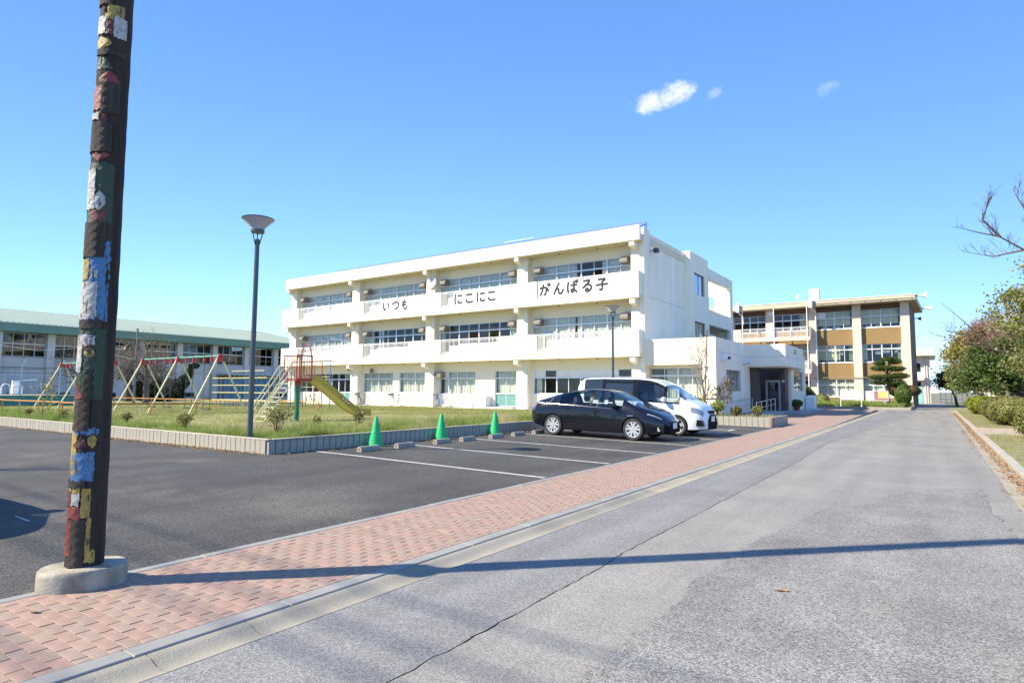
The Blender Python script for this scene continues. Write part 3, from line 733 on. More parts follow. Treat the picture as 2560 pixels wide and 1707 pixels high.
# ------------------------------------------------------------------ solar panels on the roof
M_pv = mat('solar glass', (.10,.12,.26), .12, coat=.6, spec=.8); M_pvf = mat('solar frame', (.75,.78,.82), .35, metal=.6)
arr = thing('solar_array', 'row of tilted blue solar panels on the white school roof', 'solar panels', (-30, 36.5, 10.95))
x = -45.2
pvm = MB().box(-.49,.49,-.80,.80,-.02,.02,0).box(-.5,.5,-.81,-.80,-.025,.028,1).box(-.5,.5,.80,.81,-.025,.028,1).box(-.5,-.49,-.81,.81,-.025,.028,1).box(.49,.5,-.81,.81,-.025,.028,1).box(-.49,.49,-.006,.006,.02,.024,1).mesh('solar_panel', [M_pv, M_pvf])
while x < -14.9:
    for r in range(2):
        o = share('solar_panel', pvm, (x, 35.85+r*1.48, 11.90+r*.56), arr); o.rotation_euler = (R(20), 0, 0)
    x += 1.02
for x in np.arange(-45.4, -14.7, 3.0):
    MB().tube((x,35.1,10.95),(x,35.1,11.47),.03,n=6).tube((x,38,10.95),(x,38,12.5),.03,n=6).tube((x,35.05,11.45),(x,38.1,12.58),.03,n=6).build('rack', MATS['dark metal'], arr)
MB().tube((-25.5,38,11),(-25.5,38,12.9),.02,n=6).tube((-27,38,12.85),(-24.3,38,12.85),.015,n=5).build('roof_antenna', M_alu, sch)

# ------------------------------------------------------------------ single storey annexe and entrance canopy
ann = thing('entrance_annexe', 'low white annexe with covered main entrance beside the classroom building', 'building', (-11, 40, .2))
FA = Face('y', 35.3); FE = Face('x', -10.03)
MB().box(-14.19, -10.03, 34.66, 34.9, 2.99, 4.52).build('fascia', M_wall, ann)
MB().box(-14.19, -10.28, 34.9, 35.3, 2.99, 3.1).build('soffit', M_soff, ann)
MB().box(-10.84, -10.03, 34.655, 35.5, .1, 2.988).build('pier', M_wall, ann)
MB().box(-14.19, -10.84, 35.3, 35.5, .1, 1.0).build('wall', M_wall, ann); MB().box(-14.19,-10.84,35.3,35.5,2.84,2.99).build('lintel', M_wall, ann)
wn = window(FA, ann, [-14.15,-13.28,-12.45,-11.6,-10.86], [1.0,2.37,2.84], d0=.06, heavy=(2,), sill=1)
curtain(FA, wn, -13.25, -10.9, 1.05, 2.78, .3, M_cur); 
wl = MB(); wall_x(wl, -10.28, -10.03, [35.5,36.77,40.03,42.3], [.1,1.48,2.75,4.52], {(1,1)}); wl.box(-10.28,-10.03,34.9,35.5,2.988,4.52)
wl.build('side_wall', M_wall2, ann)
wn = window(FE, ann, [36.78,37.6,38.4,39.2,40.02], [1.49,2.74], d0=.1, fm=mat('grey sash', (.42,.44,.46), .4, metal=.3), sill=2)
curtain(FE, wn, 36.85, 39.95, 1.5, 2.7, .3, M_cur2)
MB().box(-14.19,-10.28,34.9,42.3,4.0,4.2).build('roof', M_soff, ann); MB().box(-14.19,-10.28,42.1,42.3,.1,4.52).build('back_wall', M_wall, ann)
MB().box(-14.0,-10.28,35.5,42.1,.0,.22).build('floor', M_int, ann)
MB().box(-10.033,-10.028,34.7,42.3,3.72,3.74).build('groove', MATS['groove'], ann)
for yv, zv in ((35.65,3.42),(40.45,3.45),(40.95,3.45)):
    MB().extr([(-10.03,zv+.25),(-9.72,zv+.2),(-9.68,zv-.12),(-9.74,zv-.2),(-10.03,zv-.25)], 'y', yv-.2, yv+.2).build('vent_hood', M_alu, ann)
MB().tube((-10.03,36.15,3.55),(-9.78,36.1,3.45),.02).box(-9.86,-9.62,36.0,36.2,3.3,3.46).build('flood_lamp', MATS['dark metal'], ann)
# canopy
MB().box(-10.03,-7.71,41.7,48.1,3.1,4.5).build('canopy', M_wall2, ann)
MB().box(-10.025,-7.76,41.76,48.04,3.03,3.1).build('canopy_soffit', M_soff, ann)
MB().box(-7.713,-7.705,41.72,48.08,3.70,3.72).box(-10.02,-7.72,41.694,41.702,3.70,3.72).build('groove', MATS['groove'], ann)
em = MB().lathe([(.0,.05),(.15,.045),(.22,.02),(.22,0)], (-7.71, 44.9, 4.12), 24, 'x').build('emblem', mat('gilt emblem', (.45,.36,.13), .4, metal=.6), ann, smooth=40)
for k in range(6):
    t = k*math.pi/3; MB().tube((-7.655,44.9,4.12),(-7.655,44.9+.14*math.cos(t),4.12+.14*math.sin(t)),.03,.012,6).build('emblem_petal', MATS['gilt emblem'], em)
M_brown = mat('brown tile', (.085,.06,.05), .5, .15, 3); M_step = mat('step stone', (.36,.36,.37), .8, .1, 2)
MB().box(-9.98,-9.55,42.3,43.0,.1,3.03).build('pillar', M_brown, ann)
MB().box(-10.0,-8.2,49.5,49.8,.1,3.03).build('lobby_wall', M_brown, ann); MB().box(-13,-12.8,42.35,49.8,.1,3.2).box(-12.8,-8.2,49.8,50.0,.1,3.2).box(-12.8,-9.99,42.31,42.5,.1,3.2).build('lobby_wall', M_brown, ann)
MB().box(-8.3,-8.0,45.0,46.0,.1,3.1).box(-8.3,-8.0,46.0,49.5,.1,1.5).box(-8.3,-8.0,46.0,49.5,2.9,3.1).box(-8.3,-8.0,49.5,50.6,.1,4.1).box(-8.3,-8.0,48.1,49.5,3.1,4.1).box(-12.8,-8.3,49.8,50.6,3.2,4.1).build('porch_wall', M_wall, ann)
window(Face('x',-8.0), ann, [46.0,47.2,48.3,49.5], [1.5,2.9], d0=.08, fm=MATS['grey sash'])
MB().box(-8.62,-8.3,45.0,45.3,.1,3.03).build('pillar', M_wall, ann)
dr = MB().box(-9.45,-9.30,44.0,44.12,.2,2.25).box(-8.62,-8.50,44.0,44.12,.2,2.25).box(-9.30,-8.62,44.0,44.12,2.08,2.25).build('door_frame', mat('grey door frame', (.30,.31,.32), .4, metal=.3), ann)
MB().box(-9.29,-8.63,44.04,44.06,.2,2.08).build('door_glass', M_glassd, dr)
MB().box(-8.49,-8.30,44.0,44.2,.2,3.03).box(-8.3,-8.2,44.0,45.0,.2,3.03).build('porch_panel', mat('dark brown door', (.06,.04,.038), .45), ann)
MB().box(-8.38,-8.22,43.94,43.99,2.1,2.22).build('name_plate', M_panel, ann)
MB().cbox(-10.0,-7.0,43.6,51.2,-.1,.17,.01).cbox(-10.0,-7.35,44.0,51.0,.17,.2,.01).build('porch_step', M_step, ann)
MB().extr([(35.4,-.02),(43.58,-.02),(43.58,.17),(41.2,.17)], 'x', -9.6, -8.2).build('ramp', M_step, ann)
for xx in (-9.62, -8.25):
    h = MB().tube((xx,36.1,.85),(xx,41,1.03),.024).tube((xx,36.1,.5),(xx,41,.7),.02)
    for i in range(5):
        yy_ = 36.1+4.9*i/4; h.tube((xx,yy_,.0),(xx,yy_,.85+.18*i/4),.02)
    h.build('handrail', mat('stainless', (.50,.48,.45), .35, metal=.8), ann)
MB().box(-7.95,-7.35,50.0,51.0,.2,.95).extr([(50.0,.95),(51.0,.95),(51.0,1.2),(50.0,1.05)],'x',-7.95,-7.35).build('shoe_cabinet', M_alu, ann)
# ------------------------------------------------------------------ brown three storey block beyond the forecourt
bb = thing('brown_school_block', 'three storey school block with ochre panels and pink columns', 'building', (-10, 75, .3))
M_ochre = mat('ochre panel', (.285,.185,.075), .8, c2=(.23,.145,.06), vs_=.5, bump=.1, bs=20, stretch=(1,1,.35)); M_pink = mat('pinkish column', (.66,.53,.43), .8, .05, .6)
M_fas = mat('stained fascia', (.60,.52,.39), .85, c2=(.43,.36,.26), vs_=.6, stretch=(.5,.5,2.5)); M_dbrown = mat('dark brown wall', (.13,.075,.04), .8, .12, .8)
FB = Face('y', 72.4)
bc = [(-2.54,-1.78),(-6.77,-6.0),(-10.89,-10.18),(-15.27,-14.48),(-19.6,-18.8),(-24,-23.2)]
for i, (a, b) in enumerate(bc): MB().box(a, b, 72.0, 72.9, .0, 10.5).build('column', M_pink, bb)
lev = [(.97,2.2,2.78),(4.55,5.86,6.38),(8.09,9.25,9.93)]
wins = {}
for bay in range(5):
    xl, xr = bc[bay+1][1], bc[bay][0]
    for z0, z1 in ((.0,.97),(2.78,4.55),(6.38,8.09)): MB().box(xl, xr, 72.4, 72.75, z0, z1).build('spandrel_panel', M_ochre, bb)
    MB().box(xl, xr, 72.4, 72.75, 9.93, 10.5).build('spandrel_panel', M_dbrown, bb)
    for k, zs in enumerate(lev):
        n = 4 if bay < 4 else 2
        us = [xl+.02+(xr-xl-.04)*i/n for i in range(n+1)]
        wins[bay, k] = window(FB, bb, us, list(zs), d0=.06, heavy=(2,), fr=.05, sill=1, fm=M_panel if bay < 2 else M_alu, panels=((0,1),) if (bay, k) == (1,2) else ())
        full = (bay < 2 and k != 1)
        if full: curtain(FB, wins[bay,k], xl+.1, xr-.25 if k == 2 else xr-.1, zs[0]+(.35 if k == 2 else .05), zs[2]-.05, .3, M_cury if k == 2 else M_cur, pitch=.2)
        if (bay,k) == (1,1): curtain(FB, wins[bay,k], xl+.05, xl+2.1, zs[0]+.25, zs[2]-.05, .3, M_cury, pitch=.22); curtain(FB, wins[bay,k], xr-.5, xr-.05, zs[0]+.2, zs[2], .3, M_curg)
        if (bay,k) == (0,1): curtain(FB, wins[bay,k], xl+.02, xl+.45, zs[0]+.2, zs[2], .3, M_cury); curtain(FB, wins[bay,k], xr-.4, xr-.05, zs[0]+.2, zs[2], .3, M_curg)
        if bay == 2 and k > 0: curtain(FB, wins[bay,k], xr-.85, xr-.05, zs[0]+.1, zs[2], .3, M_cury)
for x, z in ((-8.1,5.5),(-7.9,6.15),(-3.9,5.55),(-4.6,5.5),(-2.9,5.55)):   # boards and notices inside the middle storey
    MB().box(x-.3, x+.3, 72.78, 72.8, z-.13, z+.13).build('notice', M_panel, wins[1 if x < -6 else 0, 1])
for x, w_ in ((-9.6,.5),(-8.7,.7),(-7.6,.8),(-5.6,.6),(-4.8,.7)): MB().box(x, x+w_, 72.8, 73.0, 8.1, 8.33).build('shelf_goods', M_panel, wins[1 if x < -6 else 0, 2])
for z in (3.4,6.95): MB().box(-24, -1.9, 72.75, 82, z, z+.25).build('floor_slab', M_int, bb)
MB().box(-24,-1.8,81.9,82.2,.0,10.5).build('back_wall', M_dbrown, bb)
MB().add([(-1.78,72.02,0),(-1.54,82.2,0),(-2.1,82.2,0),(-2.1,72.02,0),(-1.78,72.02,10.5),(-1.54,82.2,10.5),(-2.1,82.2,10.5),(-2.1,72.02,10.5)],
         [(0,3,2,1),(4,5,6,7),(0,1,5,4),(1,2,6,5),(2,3,7,6),(3,0,4,7)]).build('end_wall', M_dbrown, bb)
MB().add([(-25,70.8,10.5),(-1.21,70.8,10.5),(-.80,83.5,10.5),(-25,83.5,10.5),(-25,70.8,11.0),(-1.21,70.8,11.0),(-.80,83.5,11.0),(-25,83.5,11.0)],
         [(0,3,2,1),(4,5,6,7),(0,1,5,4),(1,2,6,5),(2,3,7,6),(3,0,4,7)]).build('roof', M_fas, bb)
MB().box(-25,-1.2,70.76,70.95,11.0,11.06).build('roof_edge', M_panel, bb)
pp = MB().tube((-10.4,70.74,10.68),(-1.3,70.74,10.68),.022,n=6)
for i in range(7): pp.tube((-9.4+i*1.32,70.74,10.68),(-9.4+i*1.32,70.79,10.56),.03,n=6)
pp.build('conduit', mat('rusty conduit', (.12,.08,.06), .7), bb)
for z0, zb_, zr in ((6.94,7.34,8.37),(3.43,3.86,4.72)):
    MB().box(-19, -10.62, 70.9, 72.0, z0, z0+.18).box(-19,-10.6,70.8,70.95,z0-.02,zb_-.06).build('balcony_slab', M_pink, bb)
    MB().box(-10.78,-10.6,70.955,72.0,z0+.182,zr).build('balcony_end', M_pink, bb)
    rl = MB().box(-17.6,-10.8,70.85,70.9,zr-.05,zr).box(-17.6,-10.8,70.86,70.89,zb_,zb_+.03).build('railing', M_rail, bb)
    for i in range(53): MB().box(-17.5+i*.126,-17.475+i*.126,70.865,70.885,zb_-.06,zr-.05).build('baluster', M_rail, rl)
    MB().box(-18.9,-17.62,70.8,70.95,zb_-.06,zr).build('balcony_front', M_pink, bb)
for x in (-17.47,-15.85,-14.17,-12.53,-10.86):
    top = 10.5 if x in (-17.47,-14.17,-10.86) else 8.3
    MB().tube((x,70.83,.2 if top > 9 else 7.0),(x,70.83,top),.05 if top > 9 else .03,n=8).build('post', M_rail, bb)
for x in (-10.45,-17.9):
    MB().box(x-.16,x+.16,70.45,70.8,10.3,11.3).tube((x,70.6,10.3),(x+.3,71.6,9.9),.06).tube((x+.3,71.7,9.9),(x+.3,71.7,.4 if x > -11 else 9),.06).build('rain_head', M_panel, bb)
MB().box(-10.9,-9.95,73,74,11.0,12.55).box(-10.95,-9.9,72.95,74.05,12.55,12.62).build('chimney', M_wall, bb)
MB().tube((-11.9,72,11),(-11.9,72,12),.03).box(-11.98,-11.82,71.95,72.05,11.55,12.0).build('roof_beacon', M_rail, bb)
MB().lathe([(.20,-.12),(.33,-.05),(.33,0),(.0,.02)], (-14.75,71.98,10.15), 20, 'y').build('wall_clock', M_panel, bb)
MB().tube((-10.6,71.9,2.95),(-3.2,71.9,2.95),.035,n=6).build('pipe', mat('grey pipe', (.25,.22,.19), .6), bb)
M_horn = mat('horn loudspeaker', (.72,.70,.66), .5)
for i, (y_, z_, rz) in enumerate(((70.9,10.85,.1),(82.5,10.9,0.))):
    h = thing('horn_loudspeaker', ('white horn loudspeaker on the front corner of the ochre block roof','white horn loudspeaker on the far corner of the ochre block roof')[i], 'loudspeaker', (-1.15+.35*i, y_, z_), rz, 'horn loudspeakers on the roof corner')
    MB().lathe([(.06,0),(.08,.2),(.14,.42),(.30,.72),(.34,.74),(.31,.73),(.1,.42),(.0,.40)], (.1,0,0), 20, 'x').build('horn', M_horn, h, smooth=40, world=False)
    MB().tube((-.5,0,-.08),(.25,0,-.05),.05).tube((-.1,0,0),(.12,0,0),.09).build('bracket', MATS['dark metal'], h, world=False)
MB().tube((-1.5,80.0,9.55),(-1.2,80,9.55),.05).lathe([(.1,0),(.22,.3),(.2,.3),(0,.1)], (-1.2,80,9.5), 12, 'x').build('wall_speaker', MATS['dark metal'], bb)
# ------------------------------------------------------------------ far pale building with flat roof
fb = thing('far_building', 'far pale two storey building with overhanging flat roof and mint doors', 'building', (-3, 104, 0))
M_far = mat('pale peach wall', (.72,.62,.54), .8, .04, .5)
MB().box(-6,-.45,100,112,-.1,6.4).build('wall', M_far, fb); MB().box(-6.5,.22,98.7,113,6.4,7.16).build('roof', M_wall, fb)
MB().box(-3,-1.15,99.2,100,3.1,3.3).box(-3,-1.15,99.15,99.22,3.3,4.2).build('balcony', M_far, fb)
for x in (-1.0,-.75): MB().tube((x,99.9,0),(x,99.9,6.4),.07).build('downpipe', M_far, fb)
MB().box(-2.6,-1.35,99.93,99.99,.0,2.3).build('door', mat('mint door', (.22,.48,.42), .5), fb)
MB().box(-2.3,-1.5,99.93,99.99,4.3,5.4).build('window', M_glassd, fb); MB().box(-2.3,-1.5,99.93,99.99,1.9+.45,2.9).build('window', M_glassd, fb)
# ------------------------------------------------------------------ gymnasium with green metal roof
gy = thing('gymnasium', 'grey gymnasium with pale green ribbed metal roof and high windows', 'building', (-70, 32, .3))
M_gw = mat('gym wall', (.50,.485,.45), .85, .06, .5, .15, 20); M_gr = mat('green fascia', (.125,.235,.18), .5, .08, .7); M_groof = mat('pale green roofing', (.27,.335,.30), .45, .06, .5)
M_gfr = mat('gym sash', (.60,.60,.57), .5); M_gpil = mat('gym pilaster', (.55,.53,.49), .85, .05, .6)
FG = Face('x', -68.0)
gys = [22.5+3.96*i for i in range(-4, 8)]
for y_ in gys: MB().box(-68.4,-67.75,y_-.3,y_+.3,.0,6.42).build('pilaster', M_gpil, gy)
MB().box(-68.6,-68.02,6,51,.0,4.2).build('wall', M_gw, gy)
MB().box(-67.98,-67.9,6,51,3.2,3.3).build('ledge', M_gpil, gy)
for ya, yb in zip(gys, gys[1:]):
    us = [ya+.34+(yb-ya-.68)*i/4 for i in range(5)]
    window(FG, gy, us, [4.26,5.41,6.40], fr=.05, d0=.15, fm=M_gfr, gm=M_glassd)
    MB().box(-68.02,-67.96,ya+.35,yb-.35,.55,3.0).build('wall_panel', mat('pale panel', (.56,.55,.53), .8, .04, .8), gy)
    MB().box(-67.99,-67.93,ya+.6,ya+1.8,.55,1.0).build('vent', M_dark, gy)
MB().box(-86,-85.7,6,51,.0,9).box(-86,-68.3,5.8,6.0,.0,7).box(-86,-68.3,51,51.2,.0,7).build('back_wall', M_gw, gy); MB().box(-85.7,-68.6,6,51,.0,.3).build('floor', M_gw, gy)
MB().box(-68.6,-67.0,5,52,6.42,6.5).box(-67.05,-66.9,5,52,6.42,7.2).build('fascia', M_gr, gy)
rf = MB().add([(-66.85,5,7.2),(-66.85,52,7.2),(-80,52,9.72),(-80,5,9.72),(-66.85,5,7.12),(-66.85,52,7.12),(-80,52,9.62),(-80,5,9.62),(-93,5,7.2),(-93,52,7.2)],
              [(0,1,2,3),(4,7,6,5),(0,4,5,1),(3,2,9,8)]).build('roof', M_groof, gy)
rib = MB().add([(-66.83,-.03,7.2),(-66.83,.03,7.2),(-80,.03,9.72),(-80,-.03,9.72),(-66.83,-.03,7.27),(-66.83,.03,7.27),(-80,.03,9.79),(-80,-.03,9.79)],
               [(4,5,6,7),(0,1,5,4),(1,2,6,5),(3,0,4,7)]).mesh('rib', M_groof)
y_ = 8.0
while y_ < 51: share('rib', rib, (0, y_, 0), rf); y_ += .45
M_gpipe = mat('gym pipe', (.45,.45,.43), .6)
for y_ in (30.2, 38.0): MB().tube((-67.6,y_,.2),(-67.6,y_,6.4),.06).build('downpipe', M_gpipe, gy)
MB().box(-67.6,-66.5,5,18.2,6.9,7.0).build('side_gutter', M_gpipe, gy)
for y_, x_ in ((21.6,-67.3),(41.5,-68.5)): pass
# shed and door recess at the gym's right end
MB().box(-68.1,-67.85,39,47,.2,3.0).build('shutter', mat('dark shutter', (.16,.16,.16), .6), gy)
MB().box(-67.9,-65.0,38.5,47,3.0,3.1).build('porch_roof', M_gpipe, gy)
for y_ in (40.5,43.5): MB().box(-67.8,-67.7,y_,y_+1.4,.2,2.6).build('door', mat('teal door', (.05,.22,.30), .5), gy)
# ================================================================== PLANTS
def leaves(P, size, rs, flat=.0, nrm=None, jit=1.0, aspect=.5):
    """quads (leaf blades) at points P; returns vertices and faces"""
    n = len(P); rg = np.random.default_rng(rs)
    d = rg.normal(size=(n,3)); d[:,2] *= (1-flat); d /= np.linalg.norm(d, axis=1)[:,None]+1e-9
    a = rg.normal(size=(n,3))
    if nrm is not None: d = d*jit+nrm; d /= np.linalg.norm(d, axis=1)[:,None]+1e-9
    u = np.cross(d, a); u /= np.linalg.norm(u, axis=1)[:,None]+1e-9; v = np.cross(d, u)
    s = size*rg.uniform(.6, 1.3, (n,1))
    V = np.stack([P-u*s, P+v*s*aspect+d*s*.12, P+u*s, P-v*s*aspect+d*s*.12], 1).reshape(-1,3)
    F = np.arange(4*n).reshape(n,4); return V, F
M_bark = mat('grey bark', (.17,.14,.115), .9, .25, 6, .6, 30, stretch=(1,1,.3)); M_bark2 = mat('pale bark', (.30,.25,.21), .9, .25, 6, .5, 30, stretch=(1,1,.3))
M_bark3 = mat('dark bark', (.075,.058,.045), .9, .25, 6, .6, 25, stretch=(1,1,.3))
def grow(rs, base, height, trunk_r, levels=4, spread=.9, first=.35, nb=(5,4,4,3), droop=0., up=.25, wob=.12, lean=(0,0), lfac=.62):
    """branching skeleton: returns a mesh builder of tapered limbs and the twig tips"""
    rg = random.Random(rs); mb = MB(); tips = []
    def limb(p, d, L, r, lev):
        n = 5 if lev == 0 else (4 if lev == 1 else 3); pts = [Vector(p)]; d = Vector(d).normalized()
        for i in range(n):
            d = (d+Vector((rg.uniform(-wob,wob), rg.uniform(-wob,wob), rg.uniform(-wob,wob)+up*.1*(lev > 0)-droop*.1))).normalized()
            pts.append(pts[-1]+d*L/n)
        mb.path(pts, r, 7 if lev == 0 else (5 if lev < 3 else 4), r1=r*(.45 if lev == 0 else .35))
        if lev >= levels: tips.append((pts[-1], d)); return
        k = nb[min(lev, len(nb)-1)]
        for j in range(k):
            t = first+(1-first)*(j+rg.random()*.8)/k if lev == 0 else .3+.7*(j+rg.random()*.6)/k
            t = min(t, .99); i = min(int(t*n), n-1); q = pts[i].lerp(pts[i+1], t*n-i)
            az = rg.random()*6.283 if lev else j*2.4+rg.random()
            a0 = d.orthogonal().normalized(); b0 = d.cross(a0); side = a0*math.cos(az)+b0*math.sin(az)
            nd = (d*(1-spread*.55)+side*spread+Vector((0,0,up))).normalized()
            limb(q, nd, L*lfac*rg.uniform(.75,1.15)*(1-.25*t if lev == 0 else 1), r*(.6 if lev == 0 else .55)*(1-.35*t), lev+1)
        if lev > 0: tips.append((pts[-1], d))
        elif lev == 0: limb(pts[-1], d, L*lfac*.8, r*.4, 1)
    limb(base, (lean[0], lean[1], 1), height, trunk_r, 0)
    return mb, tips
def split_limbs(mb, z): return mb
def tree(name, label, rs, base, height, tr, levels, leafm=None, nleaf=0, lsize=.08, bark=None, cat='tree', group=None, cloud=.25, **k):
    t = thing(name, label, cat, base, group=group)
    mb, tips = grow(rs, base, height, tr, levels, **k)
    mb.build('trunk', bark or M_bark, t, smooth=60, fix=False)
    if leafm:
        rg = np.random.default_rng(rs); T = np.array([p for p, d in tips]); idx = rg.integers(0, len(T), nleaf)
        P = T[idx]+rg.normal(size=(nleaf,3))*cloud
        V, F = leaves(P, lsize, rs); put('crown', npmesh('crown', V, F, leafm), t)
    return t
def ell_pts(rs, n, c, r, shell=.75):
    rg = np.random.default_rng(rs); d = rg.normal(size=(n,3)); d /= np.linalg.norm(d, axis=1)[:,None]
    rad = rg.uniform(shell, 1.0, (n,1)); return np.array(c)+d*rad*np.array(r), d
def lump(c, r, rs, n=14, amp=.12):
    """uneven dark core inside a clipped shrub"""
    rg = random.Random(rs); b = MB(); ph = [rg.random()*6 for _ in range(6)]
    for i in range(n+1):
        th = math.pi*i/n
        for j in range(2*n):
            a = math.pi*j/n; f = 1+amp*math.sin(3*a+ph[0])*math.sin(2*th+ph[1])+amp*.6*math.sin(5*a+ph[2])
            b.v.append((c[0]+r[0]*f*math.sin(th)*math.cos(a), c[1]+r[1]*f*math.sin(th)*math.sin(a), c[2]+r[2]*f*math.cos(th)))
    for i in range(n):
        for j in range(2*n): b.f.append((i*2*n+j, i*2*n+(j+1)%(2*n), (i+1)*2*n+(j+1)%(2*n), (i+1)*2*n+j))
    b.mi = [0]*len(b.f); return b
def shrub(name, label, rs, blobs, nleaf, lsize, m, cat='shrub', group=None, core=None, aspect=.5):
    x, y, z = blobs[0][0]; t = thing(name, label, cat, (x, y, z-blobs[0][1][2]), group=group)
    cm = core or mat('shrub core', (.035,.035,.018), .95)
    Vs, Fs, off = [], [], 0
    tot = sum(r[0]*r[1]+r[0]*r[2] for c, r in blobs)
    co = MB()
    for i, (c, r) in enumerate(blobs):
        l = lump(c, [q*.78 for q in r], rs+i); co.add(l.v, l.f)
        P, d = ell_pts(rs+i, int(nleaf*(r[0]*r[1]+r[0]*r[2])/tot), c, r, .74); bump_ = 1+.10*np.sin(P[:,:1]*5+i)*np.sin(P[:,1:2]*4.3+1)+.06*np.sin(P[:,:1]*11+P[:,2:3]*9)
        P = np.array(c)+(P-np.array(c))*bump_
        keep = P[:,2] > z-blobs[0][1][2]-.02; P = P[keep]; d = d[keep]
        V, F = leaves(P, lsize, rs+i, nrm=d, jit=.9, aspect=aspect); Vs.append(V); Fs.append(F+off); off += len(V)
    co.build('dark_core', cm, t, smooth=80, fix=False)  # dark filler lumps added inside so the shrub is not see-through
    put('leaves', npmesh('leaves', np.vstack(Vs), np.vstack(Fs), m), t); return t
# ---- grass of the lawn: blades as one mass, taller and greener near the wall
M_gr1 = leafmat('dry grass', (.38,.34,.13), (.20,.25,.06), (.30,.30,.095), .6, .3); M_gr2 = leafmat('green grass', (.19,.26,.05), (.36,.41,.12), None, 1.2, .4)
M_gr3 = leafmat('straw grass', (.52,.43,.23), (.36,.33,.13), None, .9, .3)
def blades(P, h, wd, rs, lean=.5):
    n = len(P); rg = np.random.default_rng(rs); a = rg.uniform(0, 6.283, n); hh = h*rg.uniform(.5, 1.25, n)
    sx = np.cos(a)*wd*.5; sy = np.sin(a)*wd*.5; l = rg.normal(size=(n,2))*lean*hh[:,None]
    z0 = np.zeros(n)
    V = np.stack([P+np.stack([-sx,-sy,z0],1), P+np.stack([sx,sy,z0],1), P+np.stack([l[:,0],l[:,1],hh],1)], 1).reshape(-1,3)
    return V, np.arange(3*n).reshape(n,3)
def lawn_pts(rs, n, x0, x1, y0, y1):
    rg = np.random.default_rng(rs); x = rg.uniform(x0, x1, n); y = rg.uniform(y0, y1, n)
    z = np.maximum(.355-(np.maximum(8, y)-8)*.0062, .17)+.02*np.sin(x*.7+1)*np.sin(y*.55)-.05*np.exp(-np.maximum(0, y-8.05)*2.5)-.01
    return np.stack([x, y, z], 1)
Vs, Fs, Mi, off = [], [], [], 0
def gadd(P, h, wd, rs, mi, lean=.5):
    global off
    V, F = blades(P, h, wd, rs, lean); Vs.append(V); Fs.append(F+off); Mi.append(np.full(len(F), mi)); off += len(V)
rg = np.random.default_rng(5)
def patchy(P, sc_, thr, seed):
    v = np.sin(P[:,0]*sc_+seed)*np.sin(P[:,1]*sc_*1.3+seed*2)+.6*np.sin(P[:,0]*sc_*2.7+P[:,1]*sc_*1.9+seed)+.4*np.sin(P[:,0]*sc_*5.3-P[:,1]*4.1*sc_)
    return v > thr
P = lawn_pts(1, 150000, -40, -11.9, 8.1, 24); k1 = patchy(P, .6, -.25, 1)
gadd(P[k1], .055, .012, 2, 0); gadd(P[~k1], .05, .012, 3, 2)
P = lawn_pts(4, 60000, -46, -11.9, 24, 33.3); gadd(P, .06, .03, 5, 0)
P = lawn_pts(6, 26000, -46, -26, 8.1, 24); gadd(P, .06, .025, 7, 0)
# taller green fringe along the two walls
P = lawn_pts(8, 60000, -40, -11.9, 8.0, 9.7); P = P[patchy(P, 1.1, -.3, 3) & (rg.random(len(P)) < np.exp(-(P[:,1]-8.0)*.9))]; gadd(P, .16, .012, 9, 1, .45)
P = lawn_pts(10, 70000, -14.2, -11.86, 8.0, 22); P = P[patchy(P, 1.0, -.5, 5) & (rg.random(len(P)) < np.exp((P[:,0]+11.86)*.8))]; gadd(P, .17, .012, 11, 1, .5)
P = lawn_pts(12, 26000, -15.5, -11.9, 8.2, 22); gadd(P[patchy(P, .9, .3, 8)], .26, .010, 13, 2, .45)
P = lawn_pts(14, 40000, -34, -12, 8.3, 22); gadd(P[patchy(P, .45, .75, 2)], .10, .014, 15, 1, .5)
for i in range(46):                                           # single tufts
    q = rnd.random(); cx, cy = (rnd.uniform(-13.6,-11.95), rnd.uniform(8.2,20)) if q < .6 else (rnd.uniform(-34,-12), rnd.uniform(8.1,9.6))
    n = 260; P = np.stack([rg.normal(cx,.16,n), np.maximum(8.02, rg.normal(cy,.16,n)), np.full(n, lawnz(cx,cy))], 1); P = P[P[:,0] < -11.86]; gadd(P, rnd.uniform(.22,.36), .013, 40+i, 1, .4)
put('grass', npmesh('grass', np.vstack(Vs), np.vstack(Fs), [M_gr1, M_gr2, M_gr3], np.concatenate(Mi)))
tag(bpy.data.objects['grass'], 'patchy dry and green grass growing over the school lawn', 'grass', kind='stuff')
# weeds in front of the brown block and by the flower bed
Vs, Fs, Mi, off = [], [], [], 0
def field(rs, n, x0, x1, y0, y1, z, h, wd, mi, thr=None):
    q = np.random.default_rng(rs); P = np.stack([q.uniform(x0,x1,n), q.uniform(y0,y1,n), np.full(n, z)], 1)
    if thr is not None: P = P[patchy(P, 1.3, thr, rs)]
    gadd(P, h, wd, rs+1, mi, .5)
struct(MB().box(-10.4,-1.9,61.3,71.9,-.1,.16), 'planting_bed', M_ground); struct(MB().box(-10.6,-1.7,61.05,61.3,-.1,.2).box(-1.9,-1.66,61.3,71.9,-.1,.2), 'bed_kerb', M_block)
field(60, 26000, -10.4, -1.9, 61.4, 71.8, .15, .42, .05, 1, -.2); field(62, 9000, -10.4, -2, 63, 71.8, .15, .55, .06, 1, .3)
field(64, 5000, 1.35, 2.4, 5, 60, -.01, .04, .015, 0); field(66, 3000, 1.4, 6, 12, 27.5, -.01, .05, .018, 1, .2)
field(68, 2400, -12, -5.7, 27.1, 30, .32, .13, .02, 2); field(69, 900, -8.5, -5.8, 27.0, 28, .32, .18, .02, 1, .1)
put('weeds', npmesh('weeds', np.vstack(Vs), np.vstack(Fs), [M_gr1, M_gr2, M_gr3], np.concatenate(Mi)))
